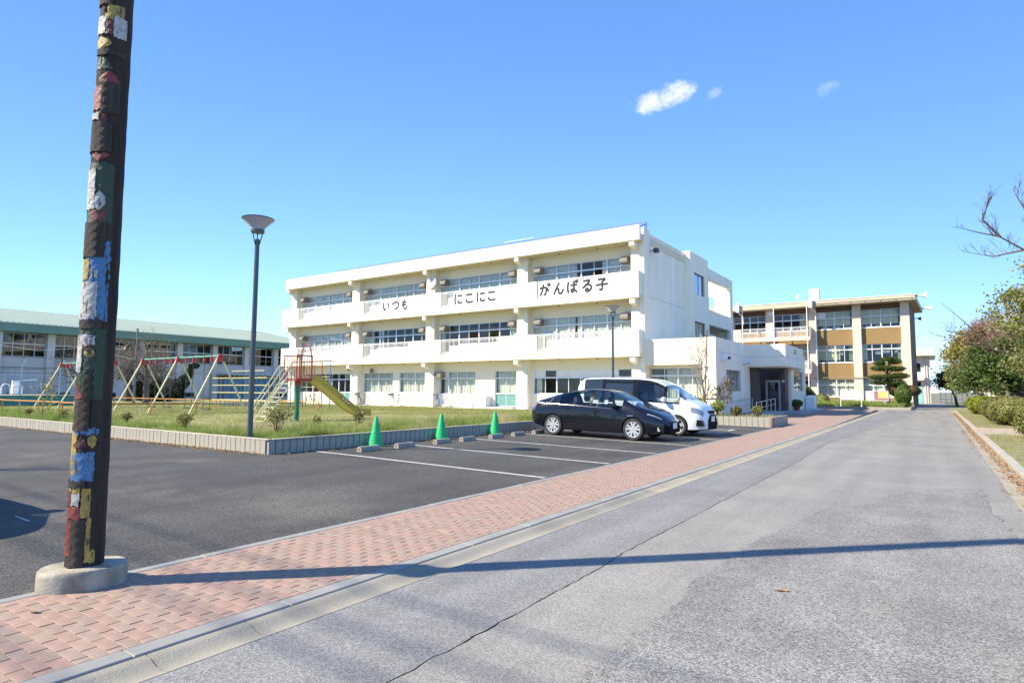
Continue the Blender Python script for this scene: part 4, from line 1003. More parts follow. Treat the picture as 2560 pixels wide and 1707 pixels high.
tag(bpy.data.objects['weeds'], 'low weeds in the beds and along the verge', 'weeds', kind='stuff')
# ---- hedge on the right verge: three clipped azaleas
M_az = leafmat('azalea leaves', (.13,.10,.03), (.10,.16,.025), (.19,.19,.05), 3.5, .3); M_az2 = leafmat('yellow green leaves', (.14,.19,.02), (.27,.28,.03), None, 2.5, .35); M_az3 = leafmat('bronze azalea', (.15,.12,.045), (.12,.17,.035), (.20,.19,.055), 4., .3)
shrub('hedge_shrub', 'yellow green rounded hedge shrub at the far end of the verge', 101, [((2.75,55,.62),(1.0,3.6,.62)),((3.8,56,.6),(1.0,3.2,.6))], 16000, .085, M_az2, 'hedge', 'hedge shrubs along the verge')
shrub('hedge_shrub', 'bronze green rounded hedge shrub beyond the crossing path', 102, [((2.95,37.2,.64),(1.05,2.9,.66)),((3.1,42.8,.62),(1.1,3.2,.64)),((4.5,38.5,.6),(1.2,3.0,.62))], 34000, .065, M_az3, 'hedge', 'hedge shrubs along the verge')
shrub('hedge_shrub', 'green mottled hedge shrub on the near side of the crossing path', 103, [((3.05,26.2,.6),(1.0,1.5,.72)),((3.3,23.4,.55),(1.1,1.7,.7)),((4.6,25.5,.6),(1.2,1.8,.7))], 30000, .05, M_az, 'hedge', 'hedge shrubs along the verge')
# ---- trees on the right
M_lf1 = leafmat('broad evergreen', (.07,.12,.025), (.19,.24,.06), (.25,.25,.08), 2.2, .35); M_lf2 = leafmat('yellowing leaves', (.34,.31,.06), (.20,.25,.05), (.38,.32,.09), 1.6, .45)
M_lf3 = leafmat('russet twigs', (.32,.20,.13), (.25,.17,.11), None, 2.5, .3); M_lf4 = leafmat('dark evergreen', (.045,.085,.02), (.13,.18,.045), None, 2.0, .3)
def clump_tree(name, label, rs, base, tr, trunk, clumps, n, lsize, lm, bark, sub=16, cat='tree', sub_r=.30, twig=True):
    """trunk, limbs to every clump of the crown, and leaves gathered in many small bunches with gaps between"""
    t = thing(name, label, cat, base); rg_ = np.random.default_rng(rs); mb = MB().path([base]+trunk, tr, 8, r1=tr*.45); top = Vector(trunk[-1]); mid = Vector(trunk[max(0, len(trunk)-2)])
    tot = sum(c[3]*c[3]*c[4] for c in clumps); Vs_, Fs_, o_ = [], [], 0
    for x, y, z, r, h in clumps:
        c = Vector((x, y, z)); st_ = mid.lerp(top, rg_.random()); k = st_.lerp(c, .5)+Vector((0,0,-.12*r)); mb.path([st_, k, c], tr*.34, 5, r1=.02)
        m = max(5, int(sub*(r**2)*.6)); d = rg_.normal(size=(m,3)); d /= np.linalg.norm(d, axis=1)[:,None]; sc_ = np.array([x,y,z])+d*np.array([r,r,h])*rg_.uniform(.55,1.,(m,1))
        if twig:
            for q in sc_: mb.path([c, c.lerp(Vector(q), .5)+Vector((0,0,-.05)), q], .016, 4, r1=.004)
        nl = int(n*(r*r*h)/tot); P = sc_[rg_.integers(0, m, nl)]+rg_.normal(size=(nl,3))*np.array([1,1,.75])*sub_r*rg_.uniform(.5,1.2,(nl,1)); V, F = leaves(P, lsize, rs+int(z*10)); Vs_.append(V); Fs_.append(F+o_); o_ += len(V)
    mb.build('trunk', bark, t, smooth=60, fix=False); put('crown', npmesh('crown', np.vstack(Vs_), np.vstack(Fs_), lm), t); return t
clump_tree('evergreen_tree', 'glossy evergreen tree close behind the mottled hedge', 28, (3.7,28.6,-.05), .17, [(3.65,28.6,1.1),(3.5,28.5,2.2),(3.4,28.4,3.2)], [(3.3,28.2,5.3,1.15,.9),(2.9,28.3,4.2,1.1,.75),(3.9,28.4,4.3,1.3,1.),(2.9,28.0,3.0,.95,.7),(3.8,28.6,2.9,1.3,.8),(2.2,28.4,4.9,.5,.3),(3.2,27.6,2.3,.9,.45)], 17000, .062, M_lf1, M_bark2)
clump_tree('evergreen_tree', 'dark evergreen tree with wide crown over the bronze hedge', 22, (4.2,45,-.05), .2, [(4.1,45,1.2),(3.8,45,2.2)], [(2.2,45,2.7,1.0,.7),(3.3,44.6,2.9,1.2,.9),(4.4,45,2.6,1.3,.8),(2.8,45.4,3.5,1.1,.7),(4.2,45,3.8,1.3,.8),(1.6,45.3,2.2,.7,.45),(3.2,44.2,2.1,1.2,.4)], 20000, .09, M_lf4, M_bark3)
clump_tree('evergreen_tree', 'small leaning evergreen tree at the end of the road', 23, (1.9,80,-.05), .15, [(1.75,80,1.0),(1.3,80,2.2)], [(.9,80,2.9,1.1,.8),(1.9,80,3.6,1.2,.9),(2.8,80,2.7,1.1,.8),(1.6,79.6,2.4,1.0,.5)], 8000, .12, M_lf4, M_bark3)
clump_tree('evergreen_tree', 'dense evergreen tree beyond the yellow green hedge', 24, (5.0,70,-.05), .2, [(5,70,1.2),(4.8,70,2.4)], [(3.6,70,3.2,1.5,1.0),(5.2,70,4.2,1.9,1.2),(6.5,70,3.2,1.8,1.1),(4.6,69.6,2.4,1.8,.6)], 12000, .13, M_lf1, M_bark3)
clump_tree('yellow_tree', 'tree with yellowing autumn leaves behind the evergreens', 25, (3.9,50,-.05), .16, [(3.8,50,1.5),(3.4,50,3.0)], [(1.1,50,3.7,.75,.32),(1.8,50,4.4,1.0,.5),(2.6,50,4.9,1.1,.5),(1.6,50,5.1,.6,.3),(2.9,50,3.9,1.2,.6),(3.7,50,4.5,1.2,.7)], 9000, .10, M_lf2, M_bark, sub_r=.38)
clump_tree('evergreen_tree', 'mid green evergreen tree filling the row beyond the bronze hedge', 34, (3.3,62,-.05), .17, [(3.2,62,1.1),(3.0,62,2.0)], [(1.7,62,2.6,1.0,.6),(2.7,62,3.3,1.3,.8),(3.9,62,2.8,1.4,.8),(2.3,61.6,1.9,1.2,.45),(1.2,62,3.4,.6,.3)], 13000, .09, M_lf1, M_bark3)
clump_tree('russet_tree', 'rust coloured autumn tree showing above the dark evergreens', 35, (4.8,49,-.05), .14, [(4.6,49,1.6),(4.2,49,3.2)], [(2.4,49,5.2,.9,.5),(3.3,49,5.7,1.1,.6),(4.3,49,5.6,1.2,.7),(3.0,49,4.6,1.1,.5),(4.6,49,4.7,1.2,.6)], 9000, .06, M_lf3, M_bark2, sub=26, sub_r=.34)
tree('russet_tree', 'thin tree with russet leafless twigs above the evergreens', 26, (3.9,47.5,0), 3.5, .15, 4, M_lf3, 16000, .05, M_bark2, cloud=.28, spread=.85, first=.3, nb=(9,6,5,4), up=.4, lfac=.66)
def bare_limbs(name, label, rs, base, tr, trunk, limbs, twig_n=7, tl=.5):
    """leafless tree: hand placed limbs that fork into finer and finer twigs"""
    t = thing(name, label, 'tree', base); rg_ = random.Random(rs); mb = MB().path([base]+trunk, tr, 9, r1=tr*.6)
    def fork(p, d, L, r, lev):
        pts = [Vector(p)]; d = Vector(d).normalized()
        for i in range(3):
            d = (d+Vector((rg_.uniform(-.25,.25), rg_.uniform(-.25,.25), rg_.uniform(-.12,.3)))).normalized(); pts.append(pts[-1]+d*L/3)
        mb.path(pts, r, 4, r1=r*.4)
        if lev:
            for k in range(3): fork(pts[rg_.randint(1,3)], d+Vector((rg_.uniform(-1,1), rg_.uniform(-1,1), rg_.uniform(-.2,.9))), L*.6, r*.55, lev-1)
    for r, pts in limbs:
        P_ = [Vector(q) for q in pts]; mb.path(P_, r, 6, r1=r*.22)
        for k in range(twig_n):
            i = rg_.randint(1, len(P_)-1); q = P_[i-1].lerp(P_[i], rg_.random()); d = (P_[i]-P_[i-1]).normalized(); fork(q, d*.7+Vector((rg_.uniform(-.6,.6), rg_.uniform(-.8,.8), rg_.uniform(-.2,1.0))), tl*rg_.uniform(.6,1.3), r*.3, 2)
        fork(P_[-1], P_[-1]-P_[-2], tl*.6, r*.22, 1)
    mb.build('trunk', M_bark3, t, smooth=60, fix=False); return t
bare_limbs('cherry_tree', 'bare cherry tree reaching dark branches high over the road', 31, (6.2,24.3,-.05), .2, [(6.1,24.3,1.5),(5.8,24.2,3.0)], [(.048,[(5.8,24.2,3.0),(4.2,24.1,4.6),(2.9,24,5.55),(2.42,24,5.81),(1.86,24,6.3),(1.35,24,6.5),(.98,24,6.68)]),(.045,[(3.2,24,5.35),(2.7,24,6.3),(2.48,24,7.1),(2.3,24.1,7.6)]),(.04,[(1.86,24,6.3),(1.45,24,6.9),(1.55,24,7.2),(1.66,24,7.6)]),(.05,[(4.2,24.1,4.6),(3.6,24.6,6.2),(3.0,24.6,7.6)]),(.03,[(2.42,24,5.81),(1.7,24.3,5.75),(1.15,24.4,5.95)])], 11, .38)
bare_limbs('cherry_tree', 'bare tree stretching a thin limb between the evergreen and the road', 33, (5.4,36.2,-.05), .16, [(5.2,36.1,1.4),(4.4,36,2.7)], [(.06,[(4.4,36,2.7),(3.39,36,3.05),(2.79,36,3.31),(2.27,36,3.48),(1.87,36,3.86),(1.57,36,4.45),(1.19,36,4.93),(.77,36,5.41)]),(.035,[(2.27,36,3.48),(1.6,36,3.7),(.89,36,4.0),(.04,36,4.3)]),(.03,[(1.57,36,4.2),(1.0,36,4.3),(.42,36,4.43)]),(.04,[(3.39,36,3.05),(2.9,36,4.2),(2.4,36,5.2)])], 7, .55)
for i, (x, y, h_) in enumerate(((7.5,98,5.2),(12,104,6.2),(17,100,5.6),(23,96,6.4),(9.5,88,4.4))):
    clump_tree('far_tree', ('distant round tree left of the white house','distant tall tree before the white house','distant tree at the gable of the white house','large distant tree beyond the verge','lower distant tree nearer the road end')[i], 130+i, (x,y,-.05), .2, [(x,y,h_*.35)], [(x-1.2,y,h_*.55,1.7,1.2),(x+1.1,y,h_*.6,1.8,1.3),(x,y,h_*.82,1.7,1.1),(x,y-.8,h_*.35,1.9,.9)], 5000, .17, (M_lf4, M_lf1)[i % 2], M_bark3, twig=False, sub_r=.45)
for i, (x, y) in enumerate(((5.6,60),(4.6,46.5),(6.4,58),(5.9,47))):
    t = thing('pruned_tree', ('pruned grey trunk behind the gap in the far hedge','pale pruned trunk close behind the bronze hedge','pruned trunk beside the distant white building','thick pruned trunk behind the mottled hedge')[i], 'tree', (x, y, 0), group='pruned trunks behind the hedge')
    MB().path([(x,y,-.1),(x+.03,y,1.2),(x-.05,y+.05,2.6),(x,y,4.2)], .30, 9, r1=.2).build('trunk', M_bark2, t, smooth=60)
# ---- pine, ball shrub and bronze shrub before the brown block
M_pine = leafmat('pine needles', (.035,.075,.015), (.11,.15,.03), None, 1.8, .25)
pn = thing('pine_tree', 'cloud pruned pine tree in tiers before the ochre block', 'tree', (-3.55,66,.16))
MB().path([(-3.55,66,.1),(-3.6,66,1.2),(-3.5,66.05,2.2),(-3.62,66,3.0),(-3.4,66,3.8),(-3.35,66,4.4)], .16, 8, r1=.06).build('trunk', M_bark3, pn, smooth=60)
pads = [(-3.35,66,4.5,.75,.26),(-2.9,66,4.25,.55,.2),(-4.1,65.9,4.15,.5,.2),(-4.15,65.8,3.65,.75,.24),(-2.8,65.9,3.6,.8,.24),(-3.5,65.7,3.7,.7,.2),(-4.35,65.9,2.85,.75,.22),(-2.6,66,2.95,.85,.28),(-3.4,65.7,2.9,.7,.2),(-4.2,66,2.35,.75,.2),(-2.9,66,2.35,.85,.28)]
V_, F_, o_ = [], [], 0
for i, (x, y, z, r, h) in enumerate(pads):
    P, d = ell_pts(200+i, 1500, (x,y,z), (r,r*.8,h), .35); V, F = leaves(P, .16, 300+i, nrm=np.tile([[0,0,.6]],(len(P),1)), jit=1., aspect=.10); V_.append(V); F_.append(F+o_); o_ += len(V)
    if i not in (0,5): MB().path([(-3.5,66,z-.5),((x-3.5)/2,(y+66)/2,z-.18),(x,y,z-.12)], .06, 6, r1=.025).build('branch', M_bark3, pn, smooth=60)
put('needles', npmesh('needles', np.vstack(V_), np.vstack(F_), M_pine), pn)
shrub('ball_shrub', 'clipped ball shaped green shrub beside the notice board', 110, [((-2.27,63,1.25),(.72,.72,.86)),((-2.2,63,.55),(.5,.5,.45))], 9000, .075, leafmat('ball shrub leaves', (.05,.10,.018), (.16,.22,.04), None, 2., .3))
shrub('bronze_shrub', 'reddish bronze shrub behind the clipped ball shrub', 111, [((-2.6,66.5,1.7),(1.1,.8,.65)),((-1.7,66.2,1.6),(.7,.6,.5))], 6000, .1, leafmat('bronze leaves', (.16,.075,.04), (.09,.09,.03), None, 1.6, .3))
shrub('low_shrub', 'small green shrub in the corner by the ochre block', 112, [((-9.4,69,.6),(.7,.7,.7))], 3000, .1, M_lf1)
shrub('low_shrub', 'dark bush at the corner of the porch', 113, [((-8.9,56,.9),(.8,1.2,1.0))], 3000, .12, M_lf4)
# ---- bare trees and saplings on the lawn
tree('bare_tree', 'leafless spreading tree before the gymnasium', 51, (-51.2,23.5,.26), 3.0, .26, 4, M_lf3, 700, .07, M_bark, spread=1.15, first=.45, nb=(8,5,5,4), up=.22, lfac=.74)
tree('bare_tree', 'leafless tree half hidden by the totem pole', 52, (-54,20.2,.28), 2.8, .2, 4, None, 0, bark=M_bark3, spread=1.1, first=.4, nb=(7,4,4,4), up=.22, lfac=.74)
for i, (x, y, h, ls, lab) in enumerate(((-25.8,8.42,1.55,150,'thin sapling with sparse yellowing leaves behind the wall'),)):
    tree('sapling', lab, 60+i, (x,y,.3), h*.55, .014, 2, M_lf2, ls, .05, M_bark3, cat='plant', cloud=.1, spread=.7, first=.25, nb=(6,4), up=.5, lfac=.6)
def bush(name, lab, rs, x, y, h, n, m, grp=None, z=None, lsize=.045):
    zz = lawnz(x,y) if z is None else z
    t = thing(name, lab, 'plant', (x, y, zz), group=grp); mb = MB(); rg_ = random.Random(rs); T = []
    for i in range(9):
        a = rg_.random()*6.283; rr_ = rg_.uniform(.1,.5)*h; p = Vector((x,y,zz)); q = Vector((x+math.cos(a)*rr_*.5, y+math.sin(a)*rr_*.5, zz+h*rg_.uniform(.35,.6))); e = Vector((x+math.cos(a)*rr_, y+math.sin(a)*rr_, zz+h*rg_.uniform(.7,1.)))
        mb.path([p,q,e], .009, 4, r1=.003); T += [q.lerp(e, .3), q.lerp(e,.7), e, e]
    mb.build('stems', M_bark3, t, fix=False); g2 = np.random.default_rng(rs); T = np.array(T); P = T[g2.integers(0,len(T),n)]+g2.normal(size=(n,3))*h*.12
    V, F = leaves(P, lsize, rs); put('leaves', npmesh('leaves', V, F, m), t); return t
M_bu = leafmat('shrub leaves', (.10,.15,.03), (.24,.25,.07), (.24,.20,.07), 5, .35)
bush('small_shrub', 'wiry leafy shrub beside the foot of the slide ladder', 70, -13.0,8.95,.62,260,M_bu)
bush('small_shrub', 'leafy shrub behind the second green cone', 71, -14.3,12.6,.5,260,M_bu)
bush('small_shrub', 'low leafy shrub before the right leg of the swing', 72, -16.9,8.8,.42,240,M_bu)
bush('small_shrub', 'bushy shrub at the bottom end of the slide', 73, -14.9,11.6,.3,200,M_bu)
bush('small_shrub', 'sparse shrub beside the thin sapling', 74, -24.6,8.6,.34,150,M_bu); bush('small_shrub', 'sparse low shrub behind the wall left of the sapling', 75, -27.6,8.6,.34,150,M_bu)
bush('small_shrub', 'dry shrub near the totem pole behind the wall', 76, -20.3,8.8,.34,120,M_bu)
for i, (x, y, h, m) in enumerate(((-8.0,27.6,.62,M_gr2),(-8.8,27.8,.7,M_gr2),(-6.25,27.5,.42,M_bu),(-7.2,27.7,.4,M_bu),(-9.5,27.6,.6,M_bu))):
    bush('bed_plant', ('feathery light green plant in the entrance flower bed','tall light green plant in the flower bed near the annexe corner','rounded grey green plant at the end of the flower bed','low flowering plant in the middle of the flower bed','leafy plant in the flower bed behind the van')[i], 80+i, x, y, h, 900, m, 'plants in the entrance bed', .33, .05)
# young bare tree with wooden support
yt = tree('young_tree', 'young bare tree with a wooden support before the annexe', 91, (-8.6,28.2,.33), 2.6, .055, 3, leafmat('withered leaves', (.22,.14,.06), (.16,.13,.05), None, 4, .3), 70, .06, M_bark2, spread=.62, first=.12, nb=(11,5,4), up=.55, lfac=.5, cloud=.06)
tree('shrub_tree', 'twiggy shrub with withered leaves leaning beside the young tree', 92, (-8.0,28.6,.33), 1.1, .04, 3, MATS['withered leaves'], 420, .06, M_bark2, spread=.8, first=.1, nb=(9,5,4), up=.45, lfac=.62, cloud=.09)
st = thing('tree_support', 'brown wooden frame propping the young tree', 'support', (-8.6,28.1,.33))
MB().tube((-9.1,28.05,.2),(-9.1,28.05,1.25),.04).build('post', M_bark3, st); MB().tube((-8.1,28.05,.2),(-8.1,28.05,1.2),.04).build('post', M_bark3, st); MB().tube((-9.25,28.0,1.12),(-7.95,28.0,1.12),.035).build('crossbar', M_bark3, st)
MB().tube((-8.72,28.12,.2),(-8.5,28.12,4.3),.03).build('stake', mat('reddish stake', (.16,.07,.05), .8), st)
# clipped topiary shapes by the gym
M_cy = leafmat('dark cycad', (.008,.016,.006), (.02,.035,.01), None, 2, .1)
cyd = shrub('topiary_shrub', 'dark clipped shrub shaped like a long necked animal by the gymnasium', 120, [((-57.6,28.0,1.3),(1.3,1.7,1.1)),((-57.6,26.6,1.4),(1.0,1.2,1.2)),((-57.6,29.7,2.1),(.35,.5,.7)),((-57.6,30.2,3.0),(.3,.35,.7)),((-57.6,30.6,3.6),(.3,.5,.28))], 7000, .16, M_cy)
cy2 = thing('cycad', 'dark tall cycad with drooping fronds by the gymnasium', 'plant', (-57.5,24.9,.25))
MB().path([(-57.5,24.9,.2),(-57.5,24.9,2.2),(-57.5,25.1,5.2)], .35, 8, r1=.18).build('trunk', M_bark3, cy2)
for k, (zc, n) in enumerate(((2.7,26),(5.2,18))):
    b = MB()
    for i in range(n):
        a = i*2.4; L = 1.5 if k == 0 else .9
        for s_ in range(4):
            t0, t1 = s_/4, (s_+1)/4; f = lambda t: Vector((-57.5+math.cos(a)*L*t, 24.9+.1*k+math.sin(a)*L*t, zc+.6*t-1.1*t*t+rnd.uniform(-.02,.02)))
            p, q = f(t0), f(t1); w_ = .16*(1-t0*.7); sd_ = Vector((-math.sin(a), math.cos(a), 0)); b.quad(p-sd_*w_, p+sd_*w_, q+sd_*w_*.8, q-sd_*w_*.8)
    b.build('fronds', M_cy, cy2, fix=False)
# fallen leaves
M_fl = leafmat('fallen leaves', (.30,.14,.06), (.20,.10,.045), (.38,.22,.10), 9, .1)
lf = MB().add([(-.05,0,.004),(-.015,-.022,.012),(.035,-.014,.006),(.06,.004,.022),(.02,.026,.010),(-.02,.018,.004)], [(0,1,5),(1,2,4,5),(2,3,4)])
lme = lf.mesh('fallen_leaf', M_fl)
for i, (x, y, s_, a) in enumerate(((-1.0,4.98,1.0,.3),(-.35,3.1,.5,1),(.55,6.3,.5,2),(-3.45,6.0,.6,.8),(-4.9,1.62,.8,.2),(-6.2,2.35,1.1,.5),(-8.3,4.4,.6,.9),(-7.2,6.3,.8,0),(-11.2,7.2,.8,1),(-10.2,6.9,.7,2.2),(-9.9,8.2,.6,.3),(-3.9,14.5,.7,2))):
    z = lotz(x)+.002 if x < -5.4 else (.004 if x < -3.66 else -.012)
    o = share('fallen_leaf', lme, (x,y,z), None, a, (s_,s_,s_)); tag(o, 'single dry curled leaf lying on the pavement', 'leaf', 'single fallen leaves')
q = np.random.default_rng(77)
def litter(n, x0, x1, y0, y1, z):
    P = np.stack([q.uniform(x0,x1,n), q.uniform(y0,y1,n), z+q.uniform(.003,.03,n)], 1); return P
P = np.vstack([litter(900,-30,-11.7,7.70,7.84,.078), litter(260,-20,-12,7.55,7.75,.077), litter(500,-11.62,-11.3,8,20,.072), litter(160,-11.5,-11.2,12.6,13.6,.07), litter(160,-11.5,-11.15,15.2,16.0,.07), litter(2600,.98,1.165,7,55,-.012), litter(350,.75,1.1,7,30,-.012), litter(300,1.3,3,24,38,.0)])
V, F = leaves(P, .028, 78, flat=.0, nrm=np.tile([[0,0,1.2]],(len(P),1)), jit=.6, aspect=.6)
tag(put('leaf_litter', npmesh('leaf_litter', V, F, M_fl)), 'brown leaf litter gathered along the wall foot and kerb', 'leaf litter', kind='stuff')
# ================================================================== PLAYGROUND AND STREET FURNITURE
M_cream = mat('cream enamel', (.62,.57,.32), .45, .08, 4, .1, 40); M_yel = mat('yellow enamel', (.50,.34,.035), .45, .14, 3, .1, 30); M_yel2 = mat('pale yellow enamel', (.60,.52,.20), .45, .1, 3)
M_red = mat('red enamel', (.36,.035,.03), .45, .1, 5); M_grn = mat('green enamel', (.015,.17,.09), .4, .1, 4); M_turq = mat('turquoise enamel', (.12,.36,.28), .4, .1, 4)
M_org = mat('orange enamel', (.48,.20,.03), .5, .15, 5, .1, 30); M_chain = mat('rusty chain', (.07,.05,.04), .7); M_blue = mat('blue enamel', (.05,.19,.42), .45, .12, 4); M_rub = mat('black rubber', (.03,.03,.035), .7)
def lz(y): return max(.355-(max(8, y)-8)*.0062, .17)
# ---- slide
sx, sy = -18.95, 13.85; z0 = lz(13.8)
sld = thing('slide', 'yellow playground slide with red railed deck and green post', 'slide', (sx, sy, z0))
MB().tube((sx,sy,z0-.1),(sx,sy,1.62),.085,n=14).build('post', M_grn, sld, smooth=40); MB().tube((sx,sy,1.60),(sx,sy,1.76),.10,n=14).build('post_collar', M_red, sld, smooth=40)
dk = MB().box(sx-.36,sx+.36,sy-.34,sy+.34,1.74,1.80).build('deck', M_red, sld)
for s in (-1, 1):
    MB().box(sx+s*.36-.02,sx+s*.36+.02,sy-.34,sy+.34,1.80,1.84).build('bottom_rail', M_red, sld)
    r = MB().box(sx+s*.36-.02,sx+s*.36+.02,sy-.34,sy+.34,2.64,2.68).build('side_rail', M_red, sld)
    for i in range(7): MB().tube((sx+s*.36,sy-.32+i*.107,1.84),(sx+s*.36,sy-.32+i*.107,2.64),.011 if 0 < i < 6 else .022,n=6).build('bar', M_red, r)
a = [(sx+.30*math.cos(t), sy+.34, 2.55+.55*math.sin(t)) for t in [math.pi*i/10 for i in range(11)]]
MB().path([(sx+.30,sy+.34,1.8)]+a+[(sx-.30,sy+.34,1.8)], .022, 8).build('arch', M_red, sld, smooth=60)
# chute
ch = [(sy+.34,1.80),(sy+.75,1.72),(sy+1.3,1.38),(sy+2.0,.90),(sy+2.45,.62),(sy+2.8,.49),(sy+3.25,.45)]
def ribbon(pts, x0, x1, th, zoff=0.):
    b = MB()
    for (ya,za),(yb,zb) in zip(pts, pts[1:]):
        b.add([(x0,ya,za+zoff),(x1,ya,za+zoff),(x1,yb,zb+zoff),(x0,yb,zb+zoff),(x0,ya,za+zoff+th),(x1,ya,za+zoff+th),(x1,yb,zb+zoff+th),(x0,yb,zb+zoff+th)],
              [(0,3,2,1),(4,5,6,7),(0,1,5,4),(2,3,7,6),(1,2,6,5),(3,0,4,7)])
    return b
ribbon(ch, sx-.27, sx+.27, .03).build('chute', M_yel2, sld, smooth=30)
for s in (-1, 1):
    ribbon(ch, sx+s*.29-.022, sx+s*.29+.022, .25, -.03).build('chute_side', M_yel2 if s < 0 else M_yel, sld, smooth=30)
st_ = MB().box(sx+.313,sx+.316,sy+1.80,sy+2.25,.86,.97)
lb = MB().add([(sx+.314,sy+1.72,1.23),(sx+.314,sy+2.16,.93),(sx+.314,sy+2.16,.83),(sx+.314,sy+1.72,1.13)], [(0,1,2,3)]).build('warning_label', mat('red label', (.40,.05,.05), .5), sld)
for i in range(3): MB().add([(sx+.316,sy+1.78+i*.13,1.165-i*.089),(sx+.316,sy+1.87+i*.13,1.104-i*.089),(sx+.316,sy+1.87+i*.13,1.05-i*.089),(sx+.316,sy+1.78+i*.13,1.11-i*.089)], [(0,1,2,3)]).build('label_patch', M_panel, lb)
# ladder
lf0, lt = Vector((sx, sy-1.55, z0-.02)), Vector((sx, sy-.36, 1.78))
for s in (-1, 1):
    o = Vector((s*.30,0,0)); hr = MB().box(0,0,0,0,0,0) if False else MB()
    MB().tube(lf0+o, lt+o, .022).build('stringer', M_cream, sld)
    for h in (.42, .72):
        hr.path([lf0+o+Vector((0,-.12,h*.55)), lt+o+Vector((0,-.08,h-.05)), lt+o+Vector((0,.05,h))], .017, 6)
    for t in (.12,.5,.86): hr.tube(lf0.lerp(lt,t)+o, lf0.lerp(lt,t)+o+Vector((0,-.02,.68)), .013, n=6)
    hr.build('ladder_rail', M_cream, sld)
for i in range(9):
    p = lf0.lerp(lt, (i+.4)/9.2); MB().box(p.x-.30,p.x+.30,p.y-.07,p.y+.07,p.z-.012,p.z+.012).build('tread', M_cream, sld)
# ---- swing sets
def swing(xs, lab):
    y0 = 15.45; zg = lz(15); t = thing('swing_set', lab, 'swing', ((xs[0]+xs[-1])/2, y0, zg), group='swing sets on the lawn')
    bm = MB().tube((xs[0],y0,2.96),(xs[-1],y0,2.96),.042,n=10).build('beam', M_turq, t, smooth=40)
    for x in xs:
        for s in (-1.35, 1.45): MB().tube((x,y0+.05*s,2.92),(x,y0+s,zg-.08),.042,n=8).build('leg', M_cream, t, smooth=40)
        MB().extr([(y0-.09,3.02),(y0-.2,2.68),(y0-.06,2.72),(y0,2.84),(y0+.06,2.72),(y0+.2,2.68),(y0+.09,3.02)], 'x', x-.06, x+.06).build('joint', M_red, t)
    for xa, xb in zip(xs, xs[1:]):
        for c in (.29,.73):
            xc = xa+(xb-xa)*c; w_ = .30; cm = []
            s = MB().box(xc-w_,xc+w_,y0-.09,y0+.09,.50,.54).build('swing_seat', M_rub, t)
            for q in (-1,1):
                MB().box(xc+q*w_*1.05-.035,xc+q*w_*1.05+.035,y0-.05,y0+.05,2.70,2.99).build('hanger', M_red, t)
                MB().tube((xc+q*w_*1.05,y0,2.62),(xc+q*w_*.95,y0,.54),.014,n=5).build('chain', M_chain, t)
    return t
swing([-34.1,-30.55,-26.9], 'four seat swing set nearer the slide, turquoise beam and cream legs')
swing([-44.6,-41.1,-37.55], 'four seat swing set beside the pool fence, turquoise beam')
def guard(a, b, n, lab):
    a, b = Vector((*a, lz(a[1]))), Vector((*b, lz(b[1]))); t = thing('guard_rail', lab, 'rail', a, group='orange guard rails round the swings')
    h = Vector((0,0,.5)); MB().path([a, a+h, b+h, b], .03, 8).build('rail', M_org, t, smooth=60)
    for i in range(1, n): MB().tube(a.lerp(b, i/n), a.lerp(b, i/n)+h, .027).build('post', M_org, t)
for a, b, n, lab in (((-31.5,10.9),(-38.6,10.9),3,'low orange guard rail before the swing beside the pool'),((-39.6,11.2),(-46,11.2),3,'low orange guard rail along the pool side'),
    ((-26.8,10.6),(-26.8,14.4),2,'low orange guard rail beside the right leg of the nearer swing'),((-27.5,10.7),(-30.6,10.7),2,'short low orange rail before the nearer swing, by the totem pole'),((-30.2,19.6),(-36.4,19.6),3,'low orange guard rail behind the nearer swing'),
    ((-37.3,19.9),(-48,19.9),4,'long low orange guard rail behind both swings'),((-28.4,22.2),(-31.8,22.2),2,'low orange rail behind the slide')): guard(a, b, n, lab)
# ---- jungle gym of blue uprights and yellow bars
jg = thing('jungle_gym', 'blue and yellow bar jungle gym before the gymnasium', 'climbing frame', (-39.3,24.6,.25))
for k, z in enumerate((.68,1.19,1.70,2.20,2.70)):
    a, b = (-42.6,-36.1) if k < 4 else (-41.2,-37.3)
    for y_ in (24.,24.6,25.2) if k < 4 else (24.6,): MB().tube((a,y_,z),(b,y_,z),.028,n=6).build('bar', M_yel2, jg)
    for i in range(12 if k < 4 else 8):
        x = a+(b-a)*i/(11 if k < 4 else 7)
        if k < 4: MB().tube((x,24,z),(x,25.2,z),.02,n=6).build('bar', M_blue, jg)
for i in range(12):
    x = -42.6+6.5*i/11
    for y_ in (24.,24.6,25.2): MB().tube((x,y_,.2),(x,y_,2.7 if (y_ == 24.6 and 2 <= i <= 9) else 2.2),.024,n=6).build('upright', M_blue, jg)
# ---- climbing frame behind the slide
cf = thing('climbing_frame', 'dark topped climbing frame with red, blue and green poles behind the slide', 'climbing frame', (-34.6,26.4,.25))
for y_, z_ in ((26,3.28),(26.9,3.36)): MB().path([(-36.3,y_,z_-.1),(-36.1,y_,z_),(-33.25,y_,z_),(-33.05,y_,z_-.12)], .035, 6).build('top_rail', M_rub, cf)
for x, y_, m in ((-33.05,26,M_red),(-36.3,26,M_blue),(-34.66,26,M_grn),(-33.35,26.9,M_blue),(-35.0,26.9,M_red),(-36.2,26.9,M_rub)): MB().tube((x,y_,.15),(x,y_,3.2),.032).build('pole', m, cf)
for z in (.9,1.6,2.3): MB().tube((-36.3,26.9,z),(-33.35,26.9,z),.018,n=6).build('rung', M_cream, cf)
